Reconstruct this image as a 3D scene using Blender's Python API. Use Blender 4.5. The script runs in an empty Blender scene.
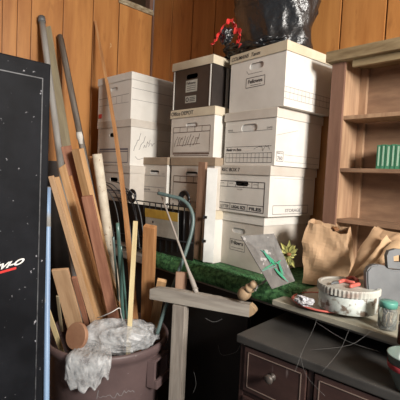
import bpy, bmesh, math, random
from mathutils import Vector, Matrix, noise
random.seed(7)
PI = math.pi
R = math.radians
C = bpy.context.scene.collection
# ------------------------------------------------------------------ camera
CAM = Vector((0, 0, 1.4)); YAW, PITCH, ROLL, FPX = R(46), R(3.4), R(2.7), 396.0
fw = Vector((-math.sin(YAW)*math.cos(PITCH), math.cos(YAW)*math.cos(PITCH), -math.sin(PITCH)))
rt = fw.cross(Vector((0, 0, 1))).normalized(); up = rt.cross(fw)
RT = rt*math.cos(ROLL) + up*math.sin(ROLL); UP = -rt*math.sin(ROLL) + up*math.cos(ROLL)
cd = bpy.data.cameras.new('camera'); cam = bpy.data.objects.new('camera', cd); C.objects.link(cam)
cam.matrix_world = Matrix((( RT.x, UP.x, -fw.x, CAM.x), (RT.y, UP.y, -fw.y, CAM.y), (RT.z, UP.z, -fw.z, CAM.z), (0, 0, 0, 1)))
cd.sensor_width = 36; cd.lens = 36*FPX/400; cd.clip_start = .02
bpy.context.scene.camera = cam
# ------------------------------------------------------------------ world, lights, exposure
sc = bpy.context.scene
sc.view_settings.view_transform = 'Standard'; sc.view_settings.look = 'None'
sc.view_settings.gamma = 1; sc.view_settings.use_curve_mapping = False
sc.view_settings.exposure = 0.0
w = bpy.data.worlds.new('daylight'); sc.world = w; w.use_nodes = True
w.node_tree.nodes['Background'].inputs[0].default_value = (.80, .88, 1, 1)
w.node_tree.nodes['Background'].inputs[1].default_value = .20
def area(name, loc, target, sx, sy, power, col):
    l = bpy.data.lights.new(name, 'AREA'); l.shape = 'RECTANGLE'; l.size = sx; l.size_y = sy; l.energy = power; l.color = col
    o = bpy.data.objects.new(name, l); C.objects.link(o); o.location = loc
    o.rotation_euler = (Vector(target)-Vector(loc)).to_track_quat('-Z', 'Y').to_euler(); return o
area('window_daylight', (1.98, .38, 2.25), (-1.6, 1.35, 1.4), .66, .70, 188, (1, .96, .90))
# ------------------------------------------------------------------ rays (used only to measure positions in the place)
def ray(px, py): return fw + RT*((px-200)/FPX) - UP*((py-200)/FPX)
def at(px, py, d): return CAM + ray(px, py)*d
def onz(px, py, z): v = ray(px, py); return CAM + v*((z-CAM.z)/v.z)
def ony(px, py, y): v = ray(px, py); return CAM + v*((y-CAM.y)/v.y)
def onx(px, py, x): v = ray(px, py); return CAM + v*((x-CAM.x)/v.x)
# ------------------------------------------------------------------ materials
def ramp(nt, fac, stops):
    r = nt.nodes.new('ShaderNodeValToRGB'); e = r.color_ramp.elements
    while len(e) < len(stops): e.new(.5)
    for i, (p, c) in enumerate(stops): e[i].position = p; e[i].color = (*c, 1)
    nt.links.new(fac, r.inputs[0]); return r.outputs[0]
def noise_tex(nt, scale, stretch=(1, 1, 1), detail=5, rough=.6):
    tc = nt.nodes.new('ShaderNodeTexCoord'); mp = nt.nodes.new('ShaderNodeMapping'); n = nt.nodes.new('ShaderNodeTexNoise')
    oi = nt.nodes.new('ShaderNodeObjectInfo'); ad = nt.nodes.new('ShaderNodeVectorMath')
    nt.links.new(tc.outputs['Object'], ad.inputs[0]); 
    cm = nt.nodes.new('ShaderNodeMath'); cm.operation = 'MULTIPLY'; cm.inputs[1].default_value = 37
    nt.links.new(oi.outputs['Random'], cm.inputs[0]); nt.links.new(cm.outputs[0], ad.inputs[1])
    nt.links.new(ad.outputs[0], mp.inputs[0]); mp.inputs['Scale'].default_value = stretch
    nt.links.new(mp.outputs[0], n.inputs[0]); n.inputs['Scale'].default_value = scale; n.inputs['Detail'].default_value = detail; n.inputs['Roughness'].default_value = rough
    return n.outputs[0]
def mat(name, c1, c2=None, scale=8, stretch=(1, 1, 1), rough=.7, metal=0, bump=.1, lo=.35, hi=.65, specks=None, spec_scale=60, spec_lo=.68, spec_w=.04, alpha=1, trans=0, spec=None, bscale=None, bdist=.004):
    m = bpy.data.materials.new(name); m.use_nodes = True; nt = m.node_tree; b = nt.nodes['Principled BSDF']
    c2 = c2 or tuple(x*.8 for x in c1)
    n = noise_tex(nt, scale, stretch); col = ramp(nt, n, [(lo, c2), (hi, c1)])
    if specks:
        s = noise_tex(nt, spec_scale, stretch if max(stretch) < 2 else (1, 1, .3), 3, .55)
        f = ramp(nt, s, [(spec_lo, (0, 0, 0)), (spec_lo+spec_w, (1, 1, 1))])
        mx = nt.nodes.new('ShaderNodeMix'); mx.data_type = 'RGBA'; nt.links.new(f, mx.inputs[0]); nt.links.new(col, mx.inputs[6]); mx.inputs[7].default_value = (*specks, 1); col = mx.outputs[2]
    nt.links.new(col, b.inputs['Base Color']); b.inputs['Roughness'].default_value = rough; b.inputs['Metallic'].default_value = metal
    b.inputs['Alpha'].default_value = alpha; b.inputs['Transmission Weight'].default_value = trans
    if spec is not None: b.inputs['Specular IOR Level'].default_value = spec
    if bump:
        bp = nt.nodes.new('ShaderNodeBump'); bp.inputs['Strength'].default_value = bump; bp.inputs['Distance'].default_value = bdist
        nt.links.new(n if not bscale else noise_tex(nt, bscale, stretch), bp.inputs['Height']); nt.links.new(bp.outputs[0], b.inputs['Normal'])
    return m
G = (6, 6, .5)
M = {}
M['panel'] = mat('wood_panelling', (.50, .225, .066), (.33, .125, .032), 4.5, (3.5, 3.5, .40), .45, bump=.05, lo=.28, hi=.66, specks=(.24, .085, .022), spec_scale=22, spec_lo=.62, spec_w=.25)
M['groove'] = mat('panel_groove', (.07, .03, .012))
M['floor'] = mat('concrete_floor', (.10, .09, .085), (.06, .055, .05), 6)
M['ceil'] = mat('ceiling_board', (.32, .25, .18))
M['plaster'] = mat('side_wall', (.38, .30, .22))
M['trim'] = mat('weathered_trim', (.44, .38, .26), (.18, .12, .06), 22, (1, 1, 3))
M['dark'] = mat('dark_glass', (.03, .018, .01), rough=.3)
M['white_card'] = mat('white_cardboard', (.72, .69, .64), (.62, .59, .54), 5, bump=.03, rough=.8)
M['grey_card'] = mat('soiled_shaded_cardboard', (.62, .57, .51), (.50, .45, .39), 5, bump=.03, rough=.8)  # also paints the shade on fronts of boxes with a lighter side
M['cream_card'] = mat('cream_cardboard', (.62, .55, .42), (.50, .42, .30), 6, bump=.03, rough=.8)
M['brown_card'] = mat('browned_cardboard', (.36, .28, .20), (.26, .19, .13), 9, bump=.03, rough=.8)
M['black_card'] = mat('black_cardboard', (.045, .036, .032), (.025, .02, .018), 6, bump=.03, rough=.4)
M['ink'] = mat('black_ink', (.05, .045, .05), bump=0)
M['grey_ink'] = mat('faded_ink', (.25, .23, .23), bump=0)
M['brown_ink'] = mat('brown_ink', (.13, .08, .06), bump=0)
M['blue_ink'] = mat('blue_ink', (.17, .16, .18), bump=0)
M['red'] = mat('red_plastic', (.60, .045, .04), (.5, .02, .02), rough=.35, bump=0)
M['white'] = mat('white_paint', (.75, .74, .71), rough=.6)
M['black_bag'] = mat('black_plastic', (.015, .016, .018), rough=.27, bump=.6, bscale=30, bdist=.012, spec=.8)
M['black_metal'] = mat('black_wire', (.015, .015, .017), rough=.35, bump=0)
M['cab'] = mat('black_enamel', (.012, .013, .016), (.006, .0065, .008), 7, rough=.55, spec=.08, bump=.05, specks=(.26, .26, .28), spec_scale=60, spec_lo=.69, spec_w=.03)
M['cabline'] = mat('worn_black_edge', (.09, .095, .10), (.02, .02, .024), 30, rough=.5, bump=0)
M['can'] = mat('brown_plastic', (.155, .105, .102), (.11, .074, .073), 5, rough=.5, bump=.05, specks=(.30, .27, .26), spec_scale=55, spec_lo=.69, spec_w=.05)
M['pine'] = mat('pine_wood', (.60, .38, .20), (.42, .23, .10), 9, G, .65, bump=.15)
M['tan'] = mat('tan_wood', (.56, .37, .22), (.40, .24, .13), 9, G, .65, bump=.15)
M['fir'] = mat('reddish_wood', (.38, .18, .11), (.24, .10, .06), 9, G, .65, bump=.15)
M['brownish'] = mat('brownish_strip', (.33, .20, .13), (.22, .12, .075), 9, G, .7, bump=.15)
M['orange'] = mat('orange_timber', (.52, .27, .115), (.34, .15, .055), 9, G, .65, bump=.15)
M['pale'] = mat('pale_wood', (.72, .60, .34), (.58, .45, .24), 9, G, .6, bump=.1)
M['greywood'] = mat('weathered_wood', (.33, .29, .25), (.19, .16, .135), 10, G, .85, bump=.3)
M['greywoodx'] = mat('weathered_board', (.36, .325, .28), (.24, .21, .18), 10, (.5, 5, 5), .85, bump=.3)
M['olive'] = mat('olive_strip', (.34, .29, .19), (.24, .20, .13), 9, G, .6, bump=.1)
M['pvc'] = mat('grey_pipe', (.36, .35, .33), (.26, .25, .23), 9, G, .45, bump=.05)
M['pipe2'] = mat('brown_grey_pipe', (.22, .19, .16), (.12, .10, .085), 9, G, .45, bump=.05)
M['tube'] = mat('cream_tube', (.64, .58, .47), (.50, .43, .33), 20, (1, 1, 1), .7, bump=.05, specks=(.36, .26, .18), spec_scale=35, spec_lo=.66)
M['blue'] = mat('blue_pole', (.28, .42, .62), (.20, .30, .48), 9, G, .4, bump=.05, specks=(.45, .5, .55), spec_scale=30)
M['teal'] = mat('teal_glass_rod', (.10, .20, .17), (.05, .10, .09), 9, G, .25)
M['tubing'] = mat('green_grey_tube', (.11, .16, .15), (.08, .12, .12), 12, G, .4)
M['turf'] = mat('artificial_turf', (.10, .27, .10), (.015, .07, .025), 55, lo=.4, hi=.6, bump=.6, rough=.8, bscale=120)
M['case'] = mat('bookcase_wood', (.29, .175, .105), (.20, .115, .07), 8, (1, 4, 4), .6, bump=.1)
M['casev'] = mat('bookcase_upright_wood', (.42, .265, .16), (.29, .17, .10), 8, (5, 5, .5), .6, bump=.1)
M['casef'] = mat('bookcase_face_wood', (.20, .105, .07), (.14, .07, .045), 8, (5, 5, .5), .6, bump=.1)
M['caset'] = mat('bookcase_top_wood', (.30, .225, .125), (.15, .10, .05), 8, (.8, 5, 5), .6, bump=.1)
M['green'] = mat('green_book', (.06, .25, .14), (.045, .19, .10), 20, bump=0)
M['pages'] = mat('pale_green_book', (.36, .54, .40), bump=0)
M['kraft'] = mat('kraft_paper', (.47, .31, .185), (.36, .225, .125), 6, rough=.85, bump=.2)
M['kraft2'] = mat('kraft_paper_light', (.52, .36, .21), (.42, .27, .15), 6, rough=.85, bump=.2)
M['leaf'] = mat('dry_leaf', (.22, .09, .03))
M['board'] = mat('pale_board', (.42, .40, .32), (.30, .28, .22), 7, rough=.6, specks=(.15, .12, .09), spec_scale=25, spec_lo=.7)
M['tin'] = mat('worn_painted_tin', (.62, .66, .62), (.44, .47, .43), 30, rough=.5, specks=(.16, .12, .09), spec_scale=34, spec_lo=.52, spec_w=.08)
M['tinlid'] = mat('tin_lid', (.50, .51, .46), (.36, .34, .30), 12, rough=.5, specks=(.20, .09, .06), spec_scale=18, spec_lo=.56, spec_w=.2)
M['coral'] = mat('coral_handle', (.62, .14, .11), rough=.5, bump=0)
M['steel'] = mat('grey_steel', (.15, .155, .16), (.10, .105, .11), 9, rough=.55, metal=.2, bump=.05)
M['tealcap'] = mat('teal_cap', (.13, .36, .29), (.06, .24, .19), rough=.4, bump=0)
M['glass'] = mat('clear_glass', (.8, .84, .82), (.75, .8, .78), rough=.06, trans=.9, bump=0)
M['frost'] = mat('frosted_acrylic', (.15, .14, .13), (.085, .08, .075), 26, rough=.5, bump=.4, bscale=60, specks=(.34, .32, .31), spec_scale=45, spec_lo=.62, spec_w=.06, alpha=.93)
M['greenink'] = mat('green_glass_paint', (.02, .26, .13), rough=.3, bump=0)
M['straw'] = mat('straw_sticks', (.42, .30, .20))
M['plate'] = mat('enamel_plate', (.58, .56, .52), (.48, .45, .40), 20)
M['foil'] = mat('crumpled_paper', (.62, .62, .64), rough=.5)
M['dresser'] = mat('dark_mahogany', (.062, .033, .028), (.034, .018, .016), 6, (.8, 3, 3), .42, bump=.12, specks=(.13, .10, .095), spec_scale=30, spec_lo=.64, spec_w=.10)
M['dtop'] = mat('dusty_dresser_top', (.060, .056, .052), (.030, .028, .026), 5, (1, 1, 1), .5, bump=.1)
M['dline'] = mat('inlay_line', (.20, .145, .12), bump=0)
M['brass'] = mat('tarnished_metal', (.10, .085, .075), rough=.5, metal=.4)
M['black_and_shade'] = mat('bench_shade_rack_black', (.010, .009, .009), (.006, .005, .005), 12, rough=.7)  # shade under the bench as colour; plain black on the rack sheet
M['bowl'] = mat('grey_green_glaze', (.12, .16, .14), (.09, .12, .11), 12, rough=.25)
M['redband'] = mat('red_band', (.32, .03, .04), bump=0)
M['darkjar'] = mat('dark_red_jar', (.10, .03, .02), rough=.2)
M['yellow'] = mat('yellow_print', (.55, .36, .06), (.42, .26, .04), 20)
M['card'] = mat('pale_card', (.44, .43, .38), (.34, .33, .28), 18)
M['cork'] = mat('cut_wood_disc', (.40, .22, .13), (.28, .14, .08), 10, rough=.7)
M['web'] = mat('cobweb', (.16, .155, .15), bump=0)
M['yfl'] = mat('dried_yellow_petal', (.40, .38, .12), (.13, .14, .05), 60, lo=.4, hi=.6)
M['gstem'] = mat('dry_stem', (.10, .09, .04))
M['turned'] = mat('turned_wood', (.44, .31, .19), (.32, .21, .12), 10, (4, 4, .6), .5)
M['greyrod'] = mat('greyed_rod', (.40, .36, .32), (.30, .26, .23), 10, G, .5)
def bagmat():
    m = bpy.data.materials.new('clear_plastic_bag'); m.use_nodes = True; nt = m.node_tree; b = nt.nodes['Principled BSDF']
    b.inputs['Base Color'].default_value = (.60, .61, .62, 1); b.inputs['Roughness'].default_value = .3
    n = noise_tex(nt, 26, (1, 1, 1), 4); a = ramp(nt, n, [(.35, (.22, .22, .22)), (.65, (.75, .75, .75))]); nt.links.new(a, b.inputs['Alpha'])
    bp = nt.nodes.new('ShaderNodeBump'); bp.inputs['Strength'].default_value = .7; bp.inputs['Distance'].default_value = .01
    nt.links.new(noise_tex(nt, 18, (1, 1, 1), 6), bp.inputs['Height']); nt.links.new(bp.outputs[0], b.inputs['Normal']); return m
M['clearbag'] = bagmat()
# ------------------------------------------------------------------ mesh helpers
def box(bm, x0, x1, y0, y1, z0, z1, bev=0, mtx=None):
    vs = [bm.verts.new((x, y, z)) for x in (x0, x1) for y in (y0, y1) for z in (z0, z1)]
    fs = [bm.faces.new([vs[i] for i in f]) for f in ((0, 1, 3, 2), (4, 6, 7, 5), (0, 4, 5, 1), (2, 3, 7, 6), (0, 2, 6, 4), (1, 5, 7, 3))]
    if bev:
        es = list({e for f in fs for e in f.edges}); r = bmesh.ops.bevel(bm, geom=es, offset=bev, segments=2, affect='EDGES', profile=.6)
        vs = list({v for f in r['faces'] for v in f.verts} | {v for v in vs if v.is_valid})
    if mtx: bmesh.ops.transform(bm, matrix=mtx, verts=[v for v in vs if v.is_valid])
    return vs
def tube(bm, pts, r, seg=10, caps=True):
    pts = [Vector(p) for p in pts]; rs = r if isinstance(r, (list, tuple)) else [r]*len(pts)
    rings = []; t0 = (pts[1]-pts[0]).normalized(); a = t0.orthogonal().normalized()
    for i, p in enumerate(pts):
        t = (pts[min(i+1, len(pts)-1)]-pts[max(i-1, 0)]).normalized(); a = (a - t*a.dot(t)).normalized(); b = t.cross(a)
        rings.append([bm.verts.new(p + (a*math.cos(2*PI*k/seg)+b*math.sin(2*PI*k/seg))*rs[i]) for k in range(seg)])
    for i in range(len(rings)-1):
        for k in range(seg): bm.faces.new((rings[i][k], rings[i][(k+1) % seg], rings[i+1][(k+1) % seg], rings[i+1][k]))
    if caps: bm.faces.new(rings[0][::-1]); bm.faces.new(rings[-1])
def lathe(bm, prof, seg=32, cx=0, cy=0):
    rings = []
    for r, z in prof:
        if r < 1e-5: rings.append([bm.verts.new((cx, cy, z))])
        else: rings.append([bm.verts.new((cx+r*math.cos(2*PI*k/seg), cy+r*math.sin(2*PI*k/seg), z)) for k in range(seg)])
    for a, b in zip(rings, rings[1:]):
        for k in range(seg):
            q = [a[k % len(a)], a[(k+1) % len(a)], b[(k+1) % len(b)], b[k % len(b)]]; q = list(dict.fromkeys(q))
            if len(q) > 2: bm.faces.new(q)
def prism(bm, pts2, y0, y1):                      # outline in (x,z), given thickness in y
    a = [bm.verts.new((x, y0, z)) for x, z in pts2]; b = [bm.verts.new((x, y1, z)) for x, z in pts2]
    bm.faces.new(a); bm.faces.new(b[::-1]); n = len(a)
    for i in range(n): bm.faces.new((a[i], b[i], b[(i+1) % n], a[(i+1) % n]))
def spline(pts, n=6):
    pts = [Vector(p) for p in pts]; out = []
    for i in range(len(pts)-1):
        p0, p1, p2, p3 = pts[max(i-1, 0)], pts[i], pts[i+1], pts[min(i+2, len(pts)-1)]
        for k in range(n):
            t = k/n; out.append(.5*((2*p1)+(p2-p0)*t+(2*p0-5*p1+4*p2-p3)*t*t+(3*p1-p0-3*p2+p3)*t**3))
    return out+[pts[-1]]
def obj(name, bm, m, parent=None, smooth=False, mods=()):
    bmesh.ops.recalc_face_normals(bm, faces=bm.faces[:])
    me = bpy.data.meshes.new(name); bm.to_mesh(me); bm.free()
    for mm in (m if isinstance(m, (list, tuple)) else [m]): me.materials.append(mm)
    if smooth:
        for p in me.polygons: p.use_smooth = True
    o = bpy.data.objects.new(name, me); C.objects.link(o)
    if parent: o.parent = parent
    for typ, kw in mods:
        md = o.modifiers.new(typ.lower(), typ)
        for k, v in kw.items(): setattr(md, k, v)
    return o
def tag(o, label=None, cat=None, group=None, kind=None):
    if label: o['label'] = label
    if cat: o['category'] = cat
    if group: o['group'] = group
    if kind: o['kind'] = kind
    return o
def thing(name, label, cat, loc=(0, 0, 0), rz=0, group=None):
    o = bpy.data.objects.new(name, None); C.objects.link(o); o.empty_display_size = .05
    o.location = loc; o.rotation_euler = (0, 0, rz); return tag(o, label, cat, group)
def recenter(o):                                  # origin to the middle of the mesh's base
    vs = o.data.vertices; xs = [v.co.x for v in vs]; ys = [v.co.y for v in vs]; z = min(v.co.z for v in vs)
    c = Vector(((min(xs)+max(xs))/2, (min(ys)+max(ys))/2, z)); o.data.transform(Matrix.Translation(-c)); o.location = c; return o
def struct(name, bm, m, parent=None):
    o = obj(name, bm, m, parent)
    if not parent: o['kind'] = 'structure'
    return o
def B(): return bmesh.new()
# ------------------------------------------------------------------ the room
WX, WY, H, RX, FY = -2.40, 1.76, 2.75, 2.05, -1.6
gl = [-9]; 
def panelled(name, a0, a1, cuts, axis, z0=0, z1=H, hole=None):
    bm = B(); cuts = [a0]+sorted(c for c in cuts if a0+.02 < c < a1-.02)+[a1]; g = .0035
    for c0, c1 in zip(cuts, cuts[1:]):
        zs = [(z0, z1)]
        if hole and c0 >= hole[0]-1e-4 and c1 <= hole[1]+1e-4: zs = [(z0, hole[2]), (hole[3], z1)]
        for za, zb in zs:
            if axis == 'x': box(bm, WX-.012, WX, c0+g, c1-g, za, zb, .002)
            else: box(bm, c0+g, c1-g, WY, WY+.012, za, zb, .002)
    for f in bm.faces: f.material_index = 0
    zs = [(a0, a1, z0, z1)] if not hole else [(a0, hole[0], z0, z1), (hole[1], a1, z0, z1), (hole[0], hole[1], z0, hole[2]), (hole[0], hole[1], hole[3], z1)]
    for p, q, za, zb in zs:
        n = len(bm.faces)
        if axis == 'x': box(bm, WX-.05, WX-.0125, p, q, za, zb)
        else: box(bm, p, q, WY+.0125, WY+.05, za, zb)
        bm.faces.ensure_lookup_table()
        for f in bm.faces[n:]: f.material_index = 1
    return struct(name, bm, [M['panel'], M['groove']])
wz = onx(150, 14, WX).z; wy0 = onx(121, 0, WX).y
cl = [onx(p, 20, WX).y for p in (2, 17, 31, 63, 93, 119)]
cl += [cl[0]-.2*i for i in range(1, 12)]; wyy = cl[5]
panelled('wall_left', FY, WY-.0005, cl, 'x', hole=(wyy, WY-.0005, wz, wz+.5))
cb = [ony(p, 20, WY).x for p in (172, 341, 386)]; st = cb[2]-cb[1]
cb += [cb[2]+st*i for i in range(1, 12)]+[cb[1]-st*i for i in range(1, 6)]
panelled('wall_back', WX+.0005, RX, cb, 'y')
bm = B(); box(bm, WX-.05, RX+.05, FY, WY+.05, -.05, 0); struct('floor', bm, M['floor'])
bm = B(); box(bm, WX-.05, RX+.05, FY, WY+.05, H, H+.05); struct('ceiling', bm, M['ceil'])
bm = B()
for y0, y1, z0, z1 in ((FY, -.08, 0, H), (.84, WY, 0, H), (-.08, .84, 0, 1.8), (-.08, .84, 2.7, H)): box(bm, RX, RX+.05, y0, y1, z0, z1)
struct('wall_right', bm, M['plaster'])
bm = B()
for y0, y1, z0, z1 in ((-.12, -.08, 1.76, 2.74), (.84, .88, 1.76, 2.74), (-.08, .84, 1.76, 1.8), (-.08, .84, 2.7, 2.74)): box(bm, RX-.01, RX-.0005, y0, y1, z0, z1)
struct('window_2', bm, M['trim'])
# high window in the left wall, in the corner
wn = B(); box(wn, WX-.06, WX+.012, wyy-.01, WY-.006, wz-.008, wz+.028, .003); win = struct('window_1', wn, M['trim'])
b = B(); box(b, WX-.055, WX+.006, wyy-.008, wyy+.03, wz+.029, wz+.5); box(b, WX-.055, WX+.006, WY-.04, WY-.007, wz+.029, wz+.5); struct('frame_side', b, M['casef'], win)
b = B(); box(b, WX-.05, WX-.045, wyy+.031, WY-.041, wz+.029, wz+.5); struct('pane', b, M['dark'], win)
b = B(); box(b, WX+.0005, WX+.012, WY-.013, WY-.0005, .0, wz-.01); struct('trim_1', b, M['casef'])
# ------------------------------------------------------------------ workbench, turf, board
ZB = .965
wb = thing('workbench', 'rough dark workbench under the stacked boxes, open at its front', 'workbench', (-1.2, 1.45, 0))
L = Matrix.Translation((1.2, -1.45, 0))
def local(bm, root):
    bmesh.ops.transform(bm, matrix=(Matrix.Translation(root.location) @ Matrix.Rotation(root.rotation_euler.z, 4, 'Z')).inverted(), verts=bm.verts[:]); return bm
b = B(); box(b, WX+.03, 1.5, 1.225, 1.74, .925, ZB, .003); obj('bench_top', local(b, wb), M['greywoodx'], wb)
b = B(); box(b, WX+.03, -.99, 1.26, 1.275, .0, .924); obj('under_bench_shade', local(b, wb), M['black_and_shade'], wb)  # added black panel, stands in for the shade under the open bench
b = B(); box(b, -1.0, -.985, 1.276, 1.74, .0, .924); obj('side_panel', local(b, wb), M['black_and_shade'], wb)  # second added panel for the same under-bench shade
for x in (-2.3, 1.4):
    b = B(); box(b, x-.04, x+.04, 1.60, 1.68, 0, .924, .003); obj('leg', local(b, wb), M['greywood'], wb)
b = B(); box(b, 1.36, 1.44, 1.22, 1.30, 0, .924, .003); obj('leg', local(b, wb), M['greywood'], wb)
# turf: mat with blades, rolled over the front edge
def turf():
    bm = B(); x0, x1 = -1.60, -.74; nx = 60
    prof = [(1.72, .010), (1.5, .010), (1.36, .012), (1.31, .020), (1.26, .030), (1.235, .036), (1.215, .028), (1.203, .012), (1.200, -.008), (1.203, -.02), (1.21, -.026)]
    rows = []
    for i in range(nx+1):
        x = x0+(x1-x0)*i/nx; n = noise.noise(Vector((x*6, 0, 3)))*.010
        rows.append([bm.verts.new((x, y+(n if y < 1.3 else 0), ZB+max(z+(n*.6 if y < 1.3 and z > 0 else 0), .004 if y > 1.21 else -9))) for y, z in prof])
    for i in range(nx):
        for j in range(len(prof)-1): bm.faces.new((rows[i][j], rows[i+1][j], rows[i+1][j+1], rows[i][j+1]))
    for k in range(7000):
        i = random.randrange(nx); j = random.randrange(2, len(prof)-1); u, v = random.random(), random.random()
        p = rows[i][j].co.lerp(rows[i+1][j].co, u).lerp(rows[i][j+1].co.lerp(rows[i+1][j+1].co, u), v)
        e1 = rows[i+1][j].co-rows[i][j].co; e2 = rows[i][j+1].co-rows[i][j].co; nn = e2.cross(e1).normalized()
        if nn.z < -.3: nn = -nn
        if j >= 6: nn = Vector((0, -1, .3))
        t = p + nn*random.uniform(.005, .011) + Vector((random.uniform(-.005, .005), random.uniform(-.005, .005), 0)); d = Vector((random.uniform(-1, 1), random.uniform(-1, 1), 0)).normalized()*.0012
        bm.faces.new((bm.verts.new(p-d), bm.verts.new(p+d), bm.verts.new(t)))
    return recenter(tag(obj('artificial_turf', bm, M['turf']), 'green artificial turf mat rolled over the front edge of the workbench', 'turf mat'))
turf()
bl = onz(270, 298, ZB+.02)
b = B(); P = [(-.735, 1.135), (1.2, 1.135), (1.2, 1.57), (-.735, 1.57)]
box(b, -.790, 1.2, 1.135, 1.56, ZB+.001, ZB+.019, .002)
recenter(tag(obj('pale_board', b, M['board']), 'pale worn board laid along the bench front under the tin and jar', 'board'))
ZP = ZB+.0195
# ------------------------------------------------------------------ record boxes
def text_bm(bm, s, u0, v0, h, f, shear=0, bold=0, wfit=None):
    cu = bpy.data.curves.new('t', 'FONT'); cu.body = s; cu.size = 1; cu.shear = shear; cu.offset = bold
    o = bpy.data.objects.new('t', cu); C.objects.link(o); me = bpy.data.meshes.new_from_object(o)
    xs = [v.co.x for v in me.vertices]; sx = h if not wfit else wfit/(max(xs)-min(xs)); m0 = min(xs)
    vs = [bm.verts.new(f(u0+(v.co.x-m0)*sx, v0+v.co.y*h)) for v in me.vertices]
    for p in me.polygons:
        try: bm.faces.new([vs[i] for i in p.vertices])
        except ValueError: pass
    bpy.data.objects.remove(o); bpy.data.curves.remove(cu); bpy.data.meshes.remove(me)
def q2(bm, u0, v0, u1, v1, f): bm.faces.new([bm.verts.new(f(u, v)) for u, v in ((u0, v0), (u1, v0), (u1, v1), (u0, v1))])
def ln(bm, u0, v0, u1, v1, f, w=.002):
    w *= 1.3
    d = Vector((u1-u0, v1-v0)).normalized(); n = Vector((-d.y, d.x))*w/2
    bm.faces.new([bm.verts.new(f(*p)) for p in ((u0-n.x, v0-n.y), (u1-n.x, v1-n.y), (u1+n.x, v1+n.y), (u0+n.x, v0+n.y))])
def rectl(bm, u0, v0, u1, v1, f, w=.002):
    ln(bm, u0, v0, u1, v0, f, w); ln(bm, u0, v1, u1, v1, f, w); ln(bm, u0, v0, u0, v1, f, w); ln(bm, u1, v0, u1, v1, f, w)
def scrib(bm, u0, v0, u1, v1, f, n, w=.0016, seed=1):
    rg = random.Random(seed); p = (u0, v0)
    for i in range(n):
        q = (u0+(u1-u0)*(i+1)/n, v0+(v1-v0)*(i+1)/n + rg.uniform(-.012, .012)); ln(bm, *p, *q, f, w); p = q
def slotpts(cu, cv, w, h, n=6):
    r = h/2; out = []
    for s in (1, -1):
        for k in range(n+1):
            a = -PI/2+PI*k/n if s > 0 else PI/2+PI*k/n
            out.append((cu+s*(w/2-r)+r*math.cos(a), cv+r*math.sin(a)))
    return out
def record_box(label, xr, yr, z0, z1, W=.31, D=.36, rot=0, body='white_card', lid='cream_card', front=None, side=None, lidtext=None, flap=None, slot=(0.0, .055, .085, .024), lit_sidecard=None, inkm='ink', strips=False):
    """front right bottom corner at (xr, yr); W along the front, D deep"""
    Hh = z1-z0-.0008; root = thing('storage_box', label, 'box', (xr, yr, z0), rot)
    t = .004; hl = .042; bw = W-.010; bd = D-.010; hb = Hh-.004
    bm = B(); x0, x1, y0, y1 = -W+.005, -.005, .005, D-.005
    # front wall with a real hand hole
    sp = slotpts((x0+x1)/2+slot[0], Hh-slot[1]-.03, slot[2], slot[3])
    oc = [bm.verts.new((x, y0, z)) for x, z in ((x0, 0), (x1, 0), (x1, hb), (x0, hb))]; ic = [bm.verts.new((u, y0, v)) for u, v in sp]
    es = [bm.edges.new((oc[i], oc[(i+1) % 4])) for i in range(4)]+[bm.edges.new((ic[i], ic[(i+1) % len(ic)])) for i in range(len(ic))]
    bmesh.ops.triangle_fill(bm, edges=es, use_beauty=True, use_dissolve=False)
    bk = [bm.verts.new((x, y1, z)) for x, z in ((x0, 0), (x1, 0), (x1, hb), (x0, hb))]
    for a, b2 in ((1, 2), (2, 3), (3, 0), (0, 1)): bm.faces.new((oc[a], bk[a], bk[b2], oc[b2]))
    bm.faces.new(bk)
    if lit_sidecard:  # side towards the window gets lighter card, its light painted in
        for f in bm.faces:
            if f.normal.x > .9 or f.calc_center_median().x > x1-.001: f.material_index = 1
    ms = [M[body]]+([M[lit_sidecard]] if lit_sidecard else [])
    obj('box_body', bm, ms, root, mods=(('SOLIDIFY', dict(thickness=.003, offset=-1)),))
    # lid: skirt all round, slight sag
    bm = B(); 
    def lp(x, y, z): return (x, y, z)
    o_ = [(-W, 0), (0, 0), (0, D), (-W, D)]; 
    rings = []
    for off, z in ((0, Hh-hl), (-.0005, Hh-.003), (-.003, Hh)):
        rings.append([bm.verts.new((px+(-off if px < -W/2 else off), py+(-off if py < D/2 else off), z+random.uniform(-.0012, .0012)*(z < Hh-.01))) for px, py in o_])
    for a, b2 in zip(rings, rings[1:]):
        for k in range(4): bm.faces.new((a[k], a[(k+1) % 4], b2[(k+1) % 4], b2[k]))
    bm.faces.new(rings[-1])
    obj('lid', bm, M[lid], root, mods=(('SOLIDIFY', dict(thickness=.003, offset=-1)),))
    if flap:
        bm = B(); u = (x0+x1)/2+slot[0]; v = Hh-slot[1]-.03; box(bm, u-slot[2]/2-.004, u+slot[2]/2+.004, y0+.006, y0+.009, v-slot[3]/2-.004, v+slot[3]/2*(1 if flap == 1 else .2), 0); obj('handle_flap', bm, M['white'], root)
    ff = lambda u, v: (x0+u*(x1-x0)/.31*1.0, y0-.0007, v*Hh/.25)
    fl = lambda u, v: (-W+u*W/.31, -.0007, Hh-hl+v)
    fs = lambda u, v: (x1+.0007, y0+u*D/.36, v*Hh/.25)
    if front:
        bm = B(); front(bm, ff); obj('printed_front', bm, M[inkm], root)
    if side:
        bm = B(); side(bm, fs); obj('printed_side', bm, M['grey_ink'], root)
    if lidtext:
        bm = B(); text_bm(bm, lidtext[0], lidtext[2], .012, lidtext[1], fl, shear=lidtext[3], bold=.01, wfit=lidtext[4]); obj('lid_writing', bm, M['ink'], root)
    if strips:
        bm = B()
        for u in (.012, .278): bm = B(); box(bm, x0+u-.003, x0+u+.003, y0-.003, y0-.0004, .002, hb-.04); obj('corner_strip', bm, M['white_card'], root)
        bm = B(); box(bm, x1+.0004, x1+.003, y0+.10, y0+.118, .002, hb-.04); obj('corner_strip', bm, M['white_card'], root)
    return root
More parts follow.
